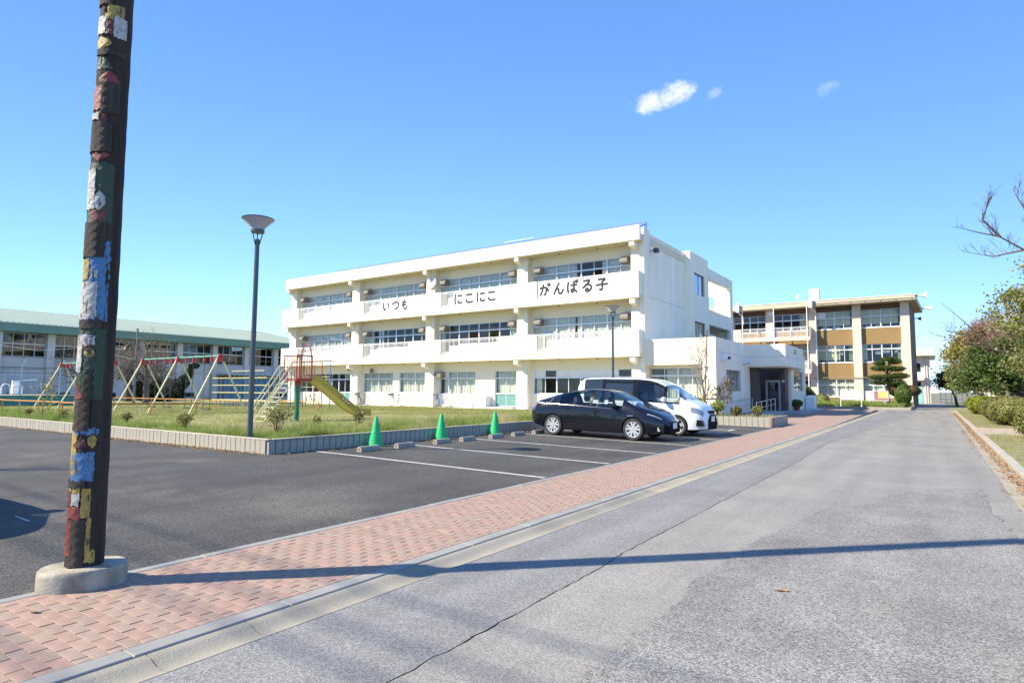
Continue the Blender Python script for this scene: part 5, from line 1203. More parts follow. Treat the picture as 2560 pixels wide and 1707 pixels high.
# ---- pool: green wall, fence, ladder rails, block
M_pool = mat('pool green', (.03,.20,.17), .5, .1, 1); M_pbl = mat('pale blue steel', (.30,.48,.55), .5); M_net = mat('dark fence wire', (.07,.08,.07), .6)
pw = thing('pool_wall', 'low green wall of the school pool', 'wall', (-46.9,12,.3)); MB().box(-47.2,-46.9,2,18.9,.2,.95).build('wall', M_pool, pw); MB().box(-47.3,-46.84,2,18.9,.95,1.0).build('coping', M_apron, pw)
pf = thing('pool_fence', 'wire fence on pale blue posts round the pool', 'fence', (-47.05,12,1.0))
for y_ in np.arange(3.9,18.9,2.05): MB().path([(-47.05,y_,.98),(-47.05,y_,2.75),(-46.8,y_+.14,3.2)], .045, 6).build('post', M_pbl, pf)
for z in (1.05,2.38,2.72): MB().tube((-47.05,3.9,z),(-47.05,18.4,z),.022 if z != 2.38 else .014,n=5).build('rail', M_net, pf)
mesh_ = MB()
for y_ in np.arange(3.9,18.4,.33): mesh_.tube((-47.05,y_,1.05),(-47.05,y_+.001,2.7),.005,n=3,cap=False)
for z in np.arange(1.2,2.7,.3): mesh_.tube((-47.05,3.9,z),(-47.05,18.4,z),.005,n=3,cap=False)
mesh_.build('wire', M_net, pf, fix=False)
pl = thing('pool_ladder', 'white curved pool ladder rails behind the green wall', 'ladder', (-48.2,14,.95))
for y_ in (13.75,14.35): MB().path([(-48.2-.0,y_-.25,1.0),(-48.2,y_-.25,1.5),(-48.2,y_-.12,1.68),(-48.2,y_+.08,1.68),(-48.2,y_+.22,1.5),(-48.2,y_+.22,1.0)], .035, 8).build('rail', M_rail, pl, smooth=60)
tag(MB().box(-49.2,-49.0,14.3,14.65,1.0,1.9).tube((-49.1,14.6,1.88),(-49.1,15.6,2.0),.02).build('start_board', M_panel), 'white upright board beside the pool ladder', 'board')
pa = thing('pool_deck', 'pale pool deck inside the wire fence', 'pool deck', (-56,12,.3)); MB().box(-66,-47.3,2,18.8,.0,.93).build('deck', M_apron, pa); MB().box(-66,-65.8,2,18.8,.93,2.6).build('screen_wall', M_gw, pa)
# tall floodlight poles by the gym
for i, (x, y_) in enumerate(((-50.5,22.3),(-50.5,13.4))):
    t = thing('steel_pole', ('slim dark steel pole beside the bare tree','slim dark steel pole behind the pool fence')[i], 'pole', (x,y_,.3)); MB().tube((x,y_,.2),(x,y_,6.0 if i == 0 else 4.4),.09,.07,10).build('shaft', mat('grey steel', (.14,.16,.16), .5), t, smooth=40); MB().lathe([(.10,0),(.10,.04),(.02,.07)], (x,y_,6.0 if i == 0 else 4.4), 10).build('cap', MATS['grey steel'], t)
wire = MB().path([(-50.5,13.4,4.3),(-50.5,16,4.0),(-50.5,19,4.35),(-50.5,22.3,3.6)], .015, 4); tag(wire.build('cable', M_rail), 'pale cable sagging between the steel poles', 'cable')
# ---- street lamps
M_lamp = mat('dark grey green lamp steel', (.075,.095,.10), .4, metal=.3); M_bowl = mat('lamp bowl', (.50,.47,.45), .55)
def lamp(x, y, z, h, lab):
    t = thing('street_lamp', lab, 'lamp', (x,y,z), group='street lamps')
    MB().tube((0,0,-.2),(0,0,h-.55),.062,.052,14).build('pole', M_lamp, t, smooth=40, world=False); MB().lathe([(.075,-.1),(.075,.0)], (0,0,.12), 12).build('base', M_lamp, t, world=False)
    MB().lathe([(.14,0),(.155,.045),(.352,.25),(.348,.265),(.0,.28)], (0,0,h-.33), 32).build('bowl', M_bowl, t, smooth=30, world=False)
    MB().lathe([(.09,-.06),(.148,-.055),(.152,.012),(.11,.02)], (0,0,h-.34), 24).build('bowl_seat', M_lamp, t, smooth=30, world=False); MB().lathe([(.354,0),(.362,.014),(.348,.022)], (0,0,h-.085), 32).build('rim', M_lamp, t, world=False)
    for k in range(3):
        a = k*2.094+.5; MB().tube((.05*math.cos(a),.05*math.sin(a),h-.68),(.13*math.cos(a),.13*math.sin(a),h-.38),.013,n=6).build('strut', M_lamp, t, world=False)
    return t
lamp(-12.75,8.1,.33,5.12,'street lamp with shallow bowl at the corner of the lawn')
lamp(-12.1,25.7,.1,5.32,'street lamp with shallow bowl behind the parked van')
# ---- traffic cones and wheel stops
M_cone = mat('green plastic', (.012,.40,.125), .5, .16, 9, .1, 30)
for i, (x, y_) in enumerate(((-11.38,10.62),(-11.42,13.1),(-11.42,15.65))):
    t = thing('traffic_cone', ('green traffic cone behind the wheel stop nearest the wall corner','green traffic cone with leaf shadows between the other two','green traffic cone closest to the black car')[i], 'cone', (x,y_,lotz(x)), i*.3, 'green traffic cones by the wall')
    MB().lathe([(.185,.0),(.18,.03),(.045,.66),(.03,.70),(.0,.705)], (0,0,.02), 20).build('body', M_cone, t, smooth=40, world=False); MB().box(-.19,.19,-.19,.19,0,.025).build('base', M_cone, t, world=False)
M_stop = mat('weathered wheel stop', (.30,.27,.22), .9, .22, 6, .5, 50, fine=.15)
sp = MB().extr([(-.075,0),(-.075,.065),(-.045,.115),(.045,.115),(.075,.065),(.075,0)], 'y', -.29, .29).mesh('wheel_stop', M_stop)
hole = MB().lathe([(.018,0),(.018,.012)], (0,-.296,.055), 10, 'y').mesh('mounting_hole', M_dark)
nth = ('first','second','third','fourth','fifth','sixth','seventh','eighth')
for i, y_ in enumerate((9.72,10.85,12.25,13.3,14.6,15.78,16.95,18.2)):
    x = -10.62+rnd.uniform(-.04,.04); t = thing('wheel_stop', f'concrete wheel stop, {nth[i]} in the row from the corner of the wall', 'wheel stop', (x,y_,lotz(x)), rnd.uniform(-.04,.04), 'wheel stops along the parking bays')
    a = bpy.data.objects.new('block', sp); col.objects.link(a); a.parent = t; b = bpy.data.objects.new('mounting_hole', hole); col.objects.link(b); b.parent = t
tag(MB().lathe([(.06,0),(.06,.34),(.05,.38),(.0,.40)], (-5.50,26.72,0), 16).build('bollard', mat('red brown bollard', (.13,.055,.05), .6), smooth=40), 'short red brown bollard at the end of the flower bed', 'bollard')
# ---- notice boards
def board(x, y, w_, zb, zt, lab, kind):
    t = thing('notice_board', lab, 'notice board', (x,y,.15))
    for s in (-1,1): MB().tube((x+s*(w_/2-.02 if kind == 0 else w_/3),y,.1),(x+s*(w_/2-.02 if kind == 0 else w_/3),y,zt if kind == 0 else zb),.035 if kind == 0 else .07).build('post', M_rail if kind == 0 else M_pbl, t)
    MB().box(x-w_/2,x+w_/2,y-.03,y+.05,zb,zb+.05).box(x-w_/2,x+w_/2,y-.03,y+.05,zt-.05,zt).box(x-w_/2,x-w_/2+.05,y-.03,y+.05,zb+.05,zt-.05).box(x+w_/2-.05,x+w_/2,y-.03,y+.05,zb+.05,zt-.05).build('frame', M_alu, t)
    if kind == 0:
        for s in (0,1): MB().box(x-w_/2+.06+s*w_/2,x-.03+s*w_/2,y+.0,y+.03,zb+.06,zt-.06).build('board', M_panel, t)
        for i in range(7): MB().box(x-w_/2+.14+i*.2,x-w_/2+.27+i*.2,y-.006,y-.002,zb+.3+.12*(i%2),zb+.5+.12*(i%2)).build('paper', mat('paper', (.72,.72,.70), .7), t)
    else:
        MB().box(x-w_/2+.05,x+w_/2-.05,y+.0,y+.03,zb+.05,zt-.05).build('board', mat('mauve board', (.38,.15,.19), .7), t)
        for a, b, c, d, m in ((-.46,-.12,.55,.93,M_panel),(-.46,-.12,.08,.48,M_panel),(.05,.47,.28,.95,mat('yellow paper', (.70,.56,.20), .7))): MB().box(x+w_*a,x+w_*b,y-.006,y-.002,zb+(zt-zb)*c,zb+(zt-zb)*d).build('poster', m, t)
board(-6.16,62,1.66,.78,1.61,'white notice board on slim posts before the ochre block',0); board(-4.3,64,1.78,.69,1.58,'notice board with mauve backing and yellow poster',1)
pt = thing('flower_pot', 'round green plant in a red pot on the porch step', 'plant pot', (-7.75,45.3,.2)); MB().lathe([(.16,0),(.22,.3),(.24,.32),(.22,.33),(.2,.28),(0,.28)], (-7.75,45.3,.2), 18).build('pot', mat('red pot', (.28,.05,.045), .6), pt, smooth=40)
P, d = ell_pts(401, 1800, (-7.75,45.3,.68), (.40,.40,.27), .5); V, F = leaves(P, .05, 402, nrm=d); put('foliage', npmesh('foliage', V, F, M_lf4), pt)
# ---- bicycles and boxes along the classroom wall
def bicycle(x, y, rz, m, lab, basket=True):
    z = .2; t = thing('bicycle', lab, 'bicycle', (x,y,z), rz, 'bicycles against the wall')
    tyre = mat('bicycle tyre', (.06,.06,.065), .7); spoke = mat('dull steel', (.22,.22,.23), .4, metal=.4)
    for wx in (-.54,.54):
        w_ = MB().path([(wx+.335*math.cos(q), 0, .34+.335*math.sin(q)) for q in [2*math.pi*i/22 for i in range(22)]], .024, 6, True).build('wheel', tyre, t, world=False)
        s = MB()
        for k in range(8): s.tube((wx,0,.34),(wx+.32*math.cos(k*.785),0,.34+.32*math.sin(k*.785)),.003,n=3,cap=False)
        s.build('spokes', spoke, w_, fix=False, world=False)
    f = MB().path([(-.54,0,.34),(-.1,0,.30),(.12,0,.36),(.36,0,.78)], .032, 6).tube((-.1,0,.30),(-.22,0,.78),.02,n=6).tube((-.54,0,.34),(-.2,0,.72),.012,n=6).tube((.36,0,.86),(.54,0,.34),.02,n=6).tube((.36,0,.8),(.31,0,1.02),.016,n=6)
    f.build('frame', m, t, world=False); MB().path([(.2,-.27,1.0),(.31,-.1,1.04),(.31,.1,1.04),(.2,.27,1.0)], .014, 6).build('handlebar', spoke, t, world=False)
    MB().lathe([(.02,0),(.09,.02),(.1,.05),(.06,.08),(0,.085)], (-.24,0,.80), 12).build('saddle', M_rub, t, world=False)
    for wx in (-.54,.54): MB().path([(wx+.36*math.cos(q),0,.34+.36*math.sin(q)) for q in [math.pi*(.1+.8*i/8) for i in range(9)]], .018, 4).build('mudguard', spoke, t, world=False)
    if basket: MB().box(.44,.74,-.17,.17,.76,.78).box(.44,.45,-.17,.17,.78,1.0).box(.73,.74,-.17,.17,.78,1.0).box(.45,.73,-.17,-.16,.78,1.0).box(.45,.73,.16,.17,.78,1.0).build('basket', spoke, t, world=False)
    MB().tube((-.1,-.09,.30),(-.02,-.09,.16),.01,n=5).tube((-.1,.09,.30),(-.18,.09,.44),.01,n=5).lathe([(.09,-.01),(.09,.01)], (-.1,0,.30), 12, 'y').build('crank', spoke, t, world=False)
bicycle(-38.2,34.1,R(185),mat('grey bicycle', (.12,.12,.13), .4),'grey city bicycle leaning at the column by the green door')
bicycle(-34.35,34.1,R(182),mat('mint bicycle', (.35,.52,.45), .4),'pale mint bicycle with basket below the paired windows'); bicycle(-29.85,34.2,R(178),mat('blue bicycle', (.06,.22,.62), .35),'bright blue bicycle with basket beside the column')
bicycle(-44.6,34.2,R(180),mat('dark bicycle', (.05,.05,.05), .4),'dark bicycle half hidden behind the slide',False)
bx = thing('storage_box', 'white spotted storage box beside the green panelled door', 'box', (-26.45,34.75,.2)); MB().box(-26.93,-26.0,34.45,35.1,.2,1.02).build('body', M_panel, bx); MB().box(-26.95,-25.98,34.43,35.12,1.02,1.05).build('lid', M_panel, bx)
for i in range(9): MB().lathe([(.045,0),(.045,-.004)], (-26.78+(i%3)*.31,34.449,.38+(i//3)*.24), 8, 'y').build('spot', mat('box spot', (.5,.49,.42), .7), bx)
tag(MB().lathe([(.10,0),(.12,.28),(.11,.28),(.1,.02),(0,.02)], (-27.25,34.6,.2), 14).build('bucket', mat('pale blue bucket', (.40,.55,.72), .5), smooth=40), 'pale blue bucket beside the spotted storage box', 'bucket')
# ---- sign glimpsed in the trees, low fence at the end of the road
sg = thing('hanging_sign', 'white and red sign board glimpsed among the evergreen leaves', 'sign', (2.9,31,4.2)); MB().add([(2.3,30.6,4.15),(3.6,31.2,4.35),(3.6,31.2,4.75),(2.3,30.6,4.5),(2.3,30.64,4.15),(3.6,31.24,4.35),(3.6,31.24,4.75),(2.3,30.64,4.5)],[(0,1,2,3),(7,6,5,4),(0,4,5,1),(3,2,6,7),(0,3,7,4),(1,5,6,2)]).build('board', M_panel, sg); MB().add([(2.75,30.79,4.33),(3.2,31.0,4.4),(3.2,31.0,4.55),(2.75,30.79,4.45)],[(0,1,2,3)]).build('red_patch', M_red, sg)
MB().tube((3.6,31.25,.0),(3.6,31.25,4.8),.05).build('pole', M_alu, sg)
ff = thing('end_fence', 'pale low fence at the far end of the road', 'fence', (3,104,0))
for i in range(26): MB().box(.6+i*.6,.68+i*.6,104,104.06,0,1.5).build('post', M_rail, ff)
for z in (.5,1.4): MB().box(.5,16,104.06,104.1,z,z+.08).build('rail', M_rail, ff)
fh = thing('distant_house', 'distant low white building beyond the trunks', 'building', (14,118,0)); MB().box(7,26,116,124,0,3.2).build('wall', M_wall, fh); MB().add([(6.6,115.6,3.2),(26.4,115.6,3.2),(26.4,124.4,3.2),(6.6,124.4,3.2),(6.6,120,4.6),(26.4,120,4.6)],[(0,1,5,4),(3,4,5,2),(0,4,3),(1,2,5),(0,3,2,1)]).build('roof', M_gpipe, fh)
for i in range(5): MB().box(8.5+i*3.4,10+i*3.4,115.94,115.99,1,2.2).build('window', M_glassd, fh)
# ---- overhead wires in the distance
for i, (z, y_) in enumerate(((7.1,108),(6.2,109),(5.3,110))):
    tag(MB().path([(-2,y_,z),(6,y_,z-.12),(16,y_,z+.1)], .02, 4).build('overhead_wire', M_rub), 'thin overhead wire beyond the far building', 'wire', 'distant overhead wires')
# ---- totem pole on a concrete footing
TX, TY = -5.33, 2.068
M_wood = mat('weathered wood', (.058,.042,.031), .9, c2=(.014,.011,.009), vs_=5, bump=.9, bs=22, stretch=(3,3,.22), fine=.35, fs=40)
M_wood2 = mat('grey carved wood', (.075,.058,.045), .9, c2=(.026,.02,.016), vs_=6, bump=.9, bs=26, stretch=(3,3,.3), fine=.3, fs=50)
tot = thing('totem_pole', 'carved wooden totem pole with peeling bright paint', 'totem pole', (TX,TY,.16))
a0 = math.atan2(-TY, -TX)                                     # bearing of the camera from the pole
nseg, nz, Ht = 72, 300, 8.2
rgp = random.Random(12); groove = [rgp.uniform(-1,1) for _ in range(nseg)]
def pole_r(z): return .123-.0040*z+(.00016*z*z)
V_ = []; 
for i in range(nz+1):
    z = .125+Ht*i/nz
    for j in range(nseg):
        th = 2*math.pi*j/nseg; r = pole_r(z)+.0025*groove[j]+.0022*math.sin(z*3.1+j*.9)+.0015*math.sin(z*17+j*2.3)
        V_.append((TX+r*math.cos(th), TY+r*math.sin(th), z))
F_ = [(i*nseg+j, i*nseg+(j+1)%nseg, (i+1)*nseg+(j+1)%nseg, (i+1)*nseg+j) for i in range(nz) for j in range(nseg)]+[tuple(range(nz*nseg, nz*nseg+nseg))]
tm = MB(); tm.add(V_, F_); tm.build('shaft', M_wood, tot, smooth=50, fix=False)
PAINT = {k: (c, c2) for k, c, c2 in (('yellow',(.42,.31,.055),(.26,.17,.04)),('white',(.48,.48,.47),(.30,.28,.25)),('maroon',(.12,.018,.018),(.06,.02,.018)),('green',(.012,.055,.025),(.03,.045,.025)),('red',(.25,.035,.03),(.13,.03,.025)),('blue',(.045,.15,.32),(.08,.19,.33)))}
def peel(name, c, c2):
    """old paint flaking off in upright strips to the bare wood below"""
    m = mat(name, c, .6, c2=c2, vs_=22, bump=.3, bs=60, fine=.2, fs=60); t = m.node_tree; b = t.nodes['Principled BSDF']; src = b.inputs['Base Color'].links[0].from_socket
    g = t.nodes.new('ShaderNodeTexCoord'); mp = t.nodes.new('ShaderNodeMapping'); mp.inputs['Scale'].default_value = (1,1,.3); t.links.new(g.outputs['Object'], mp.inputs[0])
    n = t.nodes.new('ShaderNodeTexNoise'); n.inputs['Scale'].default_value = 34; n.inputs['Detail'].default_value = 6; n.inputs['Roughness'].default_value = .7; t.links.new(mp.outputs[0], n.inputs['Vector'])
    r = t.nodes.new('ShaderNodeMapRange'); r.inputs['From Min'].default_value = .55; r.inputs['From Max'].default_value = .60; t.links.new(n.outputs[0], r.inputs['Value'])
    x = t.nodes.new('ShaderNodeMix'); x.data_type = 'RGBA'; t.links.new(r.outputs[0], x.inputs[0]); t.links.new(src, x.inputs[6]); x.inputs[7].default_value = (.06,.045,.034,1); t.links.new(x.outputs[2], b.inputs['Base Color'])
    return m
PATCH = [('yellow',4.39,4.49,-28,34),('white',4.22,4.4,-40,8),('white',4.25,4.39,39,84),('yellow',4.36,4.41,11,42),('maroon',4.24,4.36,8,36),('yellow',4.12,4.22,11,84),('green',3.96,4.08,-5,81),('red',3.85,3.93,-23,51),('red',3.63,3.82,36,84),('white',3.55,3.6,41,84),('maroon',3.43,3.61,13,42),('red',3.22,3.28,-3,66),('green',2.73,3.2,-23,73),('white',2.83,3.15,39,84),('white',2.83,2.97,1,38),('red',2.73,2.84,-1,56),('blue',1.97,2.59,-27,65),('yellow',2.28,2.44,45,84),('white',2.3,2.35,11,34),('white',1.98,2.27,10,84),('maroon',2.05,2.2,39,73),('green',1.37,1.91,-27,84),('white',1.78,1.86,8,84),('white',1.58,1.79,50,84),('maroon',1.74,1.8,12,54),('yellow',1.69,1.77,6,46),('red',1.38,1.49,31,84),('white',1.29,1.36,51,84),('maroon',1.29,1.35,35,50),('blue',1.11,1.16,-20,65),('yellow',.8,1.14,48,84),('yellow',1.01,1.11,-15,14),('maroon',1.02,1.08,14,59),('blue',.77,.98,-11,69),('yellow',.50,.72,-6,21),('yellow',.25,.50,-12,2),('yellow',.68,.72,25,74),('white',.59,.68,26,55),('maroon',.58,.69,53,84),('red',.49,.58,20,76),('yellow',.49,.58,37,62),('red',.23,.49,50,84),('yellow',.17,.26,-27,3),('yellow',.17,.21,23,38)]
LUMP = [(4.49,4.55,15,84),(4.07,4.12,-41,75),(3.6,3.85,-28,36),(3.29,3.52,-7,84),(2.46,2.73,-5,84),(1.91,1.97,-10,76),(1.14,1.37,12,72),(1.16,1.59,12,30),(.72,.77,11,84),(.15,.49,4,49)]
SHAPE = {5:'e',6:'t',7:'a',10:'d',11:'d',14:'e',24:'d',25:'e',26:'t',31:'e',32:'a'}
def shell(z0, z1, t0, t1, dr, th_, jag, rs, sh='r'):
    """curved chip of wood or paint standing dr proud of the pole, with a ragged outline"""
    rg_ = random.Random(rs); t1 = t1+28 if t1 > 80 else t1; nt_ = max(3, int((t1-t0)/6)); nz_ = max(2, int((z1-z0)/.02)); b = MB()
    jl = [rg_.uniform(-jag,jag)*3 for _ in range(nz_+1)]; jr = [rg_.uniform(-jag,jag)*3 for _ in range(nz_+1)]; jt = [rg_.uniform(-jag,jag)*.012 for _ in range(nt_+1)]; jb = [rg_.uniform(-jag,jag)*.012 for _ in range(nt_+1)]
    for lay in (0, 1):
        for i in range(nz_+1):
            for j in range(nt_+1):
                f = i/nz_; z = (z0+jb[j])*(1-f)+(z1+jt[j])*f
                k_ = {'r':1., 'e':max(.12, math.sqrt(max(0, 1-(2*f-1)**2))), 't':max(.1, 1-f*.92), 'd':max(.15, math.sqrt(max(0, 1-(1-f)**2))), 'a':max(.15, math.sqrt(max(0, 1-f**2)))}[sh]; tm_ = (t0+t1)/2; a_ = tm_+(t0+jl[i]-tm_)*k_; b_ = tm_+(t1+jr[i]-tm_)*k_; t = a_+(b_-a_)*j/nt_
                ang = a0-R(t); r = pole_r(z)+(dr if lay else -.01)+(.0012*math.sin(z*90+j) if lay else 0)
                b.v.append((TX+r*math.cos(ang), TY+r*math.sin(ang), z))
    n = (nz_+1)*(nt_+1); w_ = nt_+1
    for i in range(nz_):
        for j in range(nt_): b.f.append((n+i*w_+j, n+i*w_+j+1, n+(i+1)*w_+j+1, n+(i+1)*w_+j))
    for j in range(nt_): b.f += [(j, j+1, n+j+1, n+j), (nz_*w_+j, n+nz_*w_+j, n+nz_*w_+j+1, nz_*w_+j+1)]
    for i in range(nz_): b.f += [(i*w_, n+i*w_, n+(i+1)*w_, (i+1)*w_), (i*w_+nt_, (i+1)*w_+nt_, n+(i+1)*w_+nt_, n+i*w_+nt_)]
    b.mi = [0]*len(b.f); return b
paint = {k: peel('peeling '+k, *v) for k, v in PAINT.items()}
for i, (c, z0, z1, t0, t1) in enumerate(PATCH):
    order = .0015+.0009*(i % 5)+(.0045 if c == 'white' else 0)+(.0025 if c in ('yellow','red') else 0)+(.002 if c == 'maroon' else 0)
    shell(z0, z1, t0, t1, order, .01, .8, 500+i, SHAPE.get(i, 'r')).build('painted_carving', paint[c], tot, fix=True)
for i, (z0, z1, t0, t1) in enumerate(LUMP): shell(z0, z1, t0, t1, .011, .03, .35, 700+i).build('carved_relief', M_wood2, tot, fix=True)
ft = thing('pole_footing', 'round pale concrete footing under the totem pole', 'footing', (TX+.02,TY-.01,0))
b = MB(); prof = [(1.0,-.05),(1.0,.105),(.985,.128),(.95,.138),(.0,.142)]; nn = 48
for r, h in prof:
    for k in range(nn):
        t = 2*math.pi*k/nn; u_, v_ = r*.285*math.cos(t), r*.235*math.sin(t)*(1+.06*math.cos(t)); c_, s_ = math.cos(R(70)), math.sin(R(70)); b.v.append((TX+.02+u_*c_-v_*s_, TY-.01+u_*s_+v_*c_, h+.003*math.sin(3*t)))
for i in range(len(prof)-1):
    for k in range(nn): b.f.append((i*nn+k, i*nn+(k+1)%nn, (i+1)*nn+(k+1)%nn, (i+1)*nn+k))
b.mi = [0]*len(b.f); b.build('footing', mat('mossy concrete', (.46,.42,.345), .9, c2=(.19,.165,.12), vs_=5.5, bump=.4, bs=40, fine=.12, fs=120), ft, smooth=40)
# ================================================================== CARS
def smooth_interp(xs, kx, kv, w=.10):
    v = np.interp(xs, kx, kv); n = 9; acc = np.zeros_like(v)
    for i in range(n): acc += np.interp(np.clip(xs+(i-4)/4*w, kx[0], kx[-1]), kx, kv)
    return acc/n
def car_body(spec):
    x0, x1 = spec['x'][0], spec['x'][-1]; L = x1-x0
    xs = np.unique(np.concatenate([np.linspace(x0, x0+.35, 18), np.linspace(x0+.35, x1-.55, 110), np.linspace(x1-.55, x1, 30)]))
    zt = smooth_interp(xs, *spec['top']); zb = smooth_interp(xs, *spec['belt']); wb = smooth_interp(xs, *spec['wbelt']); wm = smooth_interp(xs, *spec['wmax']); wr = smooth_interp(xs, *spec['wroof']); zl = smooth_interp(xs, *spec['bot'])
    rings = []
    for i in range(len(xs)):
        t, b = zt[i], min(zb[i], zt[i]-.02); l = zl[i]; mid = l+(b-l)*.52
        pts = [(0,l),(wm[i]*.80,l),(wm[i]*.955,l+.03),(wm[i]*.985,l+(mid-l)*.45),(wm[i],mid),(wm[i]*.992,mid+(b-mid)*.5),(wm[i]*.3+wb[i]*.7,b-.035),(wb[i],b),
               (wb[i]-.018,b+.012),(wb[i]*.72+wr[i]*.28,b+(t-b)*.32),(wb[i]*.36+wr[i]*.64,b+(t-b)*.66),(wr[i],t-min(.055,(t-b)*.22)),(wr[i]*.90,t-min(.022,(t-b)*.1)),(wr[i]*.6,t-min(.006,(t-b)*.05)),(wr[i]*.3,t-.001),(0,t)]
        rings.append([(xs[i], y, z) for y, z in pts]+[(xs[i], -y, z) for y, z in pts[-2:0:-1]])
    m = len(rings[0]); V = [p for r in rings for p in r]; F, MI = [], []
    K = 16
    for i in range(len(xs)-1):
        xc = (xs[i]+xs[i+1])/2
        for k in range(m):
            F.append((i*m+k, i*m+(k+1)%m, (i+1)*m+(k+1)%m, (i+1)*m+k))
            kk = k if k < K-1 else m-1-k                      # section index from the sill up
            zc = np.mean([V[q][2] for q in F[-1]]); MI.append(spec['mat'](xc, kk, zc, zt[i]-zb[i]))
    F += [tuple(range(m))[::-1], tuple(range((len(xs)-1)*m, len(xs)*m))]; MI += [0, 8]
    return V, F, MI, rings, xs
def islands(me, idx):
    """faces of the mesh with a material index, split into connected groups"""
    bm = bmesh.new(); bm.from_mesh(me); bm.faces.ensure_lookup_table(); seen = set(); out = []
    for f in bm.faces:
        if f.material_index != idx or f.index in seen: continue
        st = [f]; seen.add(f.index); grp = []
        while st:
            a = st.pop(); grp.append(a)
            for e in a.edges:
                for b in e.link_faces:
                    if b.material_index == idx and b.index not in seen: seen.add(b.index); st.append(b)
        vs = {}; vl = []; fl = []
        for a in grp:
            q = []
            for v in a.verts:
                if v.index not in vs: vs[v.index] = len(vl); vl.append(tuple(v.co))
                q.append(vs[v.index])
            fl.append(tuple(q))
        out.append((vl, fl))
    bm.free(); return out
M_well = mat('wheel well', (.012,.012,.012), .9); M_tyre = mat('car tyre', (.022,.022,.023), .75, .1, 20); M_rim = mat('alloy rim', (.62,.63,.65), .3, metal=.55); M_rimd = mat('black rim', (.015,.015,.018), .35)
M_carglass = mat('car glass', (.02,.026,.03), .03, spec=.9, coat=.4); M_lens = mat('headlamp lens', (.20,.215,.235), .08, spec=.9, coat=1.); M_tail = mat('tail lamp', (.30,.01,.012), .15, coat=.8)
M_trim = mat('black trim', (.010,.010,.011), .14, spec=.3); M_matte = mat('matte black plastic', (.012,.012,.013), .8, spec=.08); M_plate = mat('number plate', (.72,.73,.72), .5); M_chrome = mat('chrome', (.7,.7,.72), .12, metal=1.)
def see_through(name):
    m = glass(name, (.80,.86,.85), .07, .92); return m
M_tint = see_through('clear car glass'); M_wind = glass('windscreen glass', (.72,.82,.85), .10, .85)
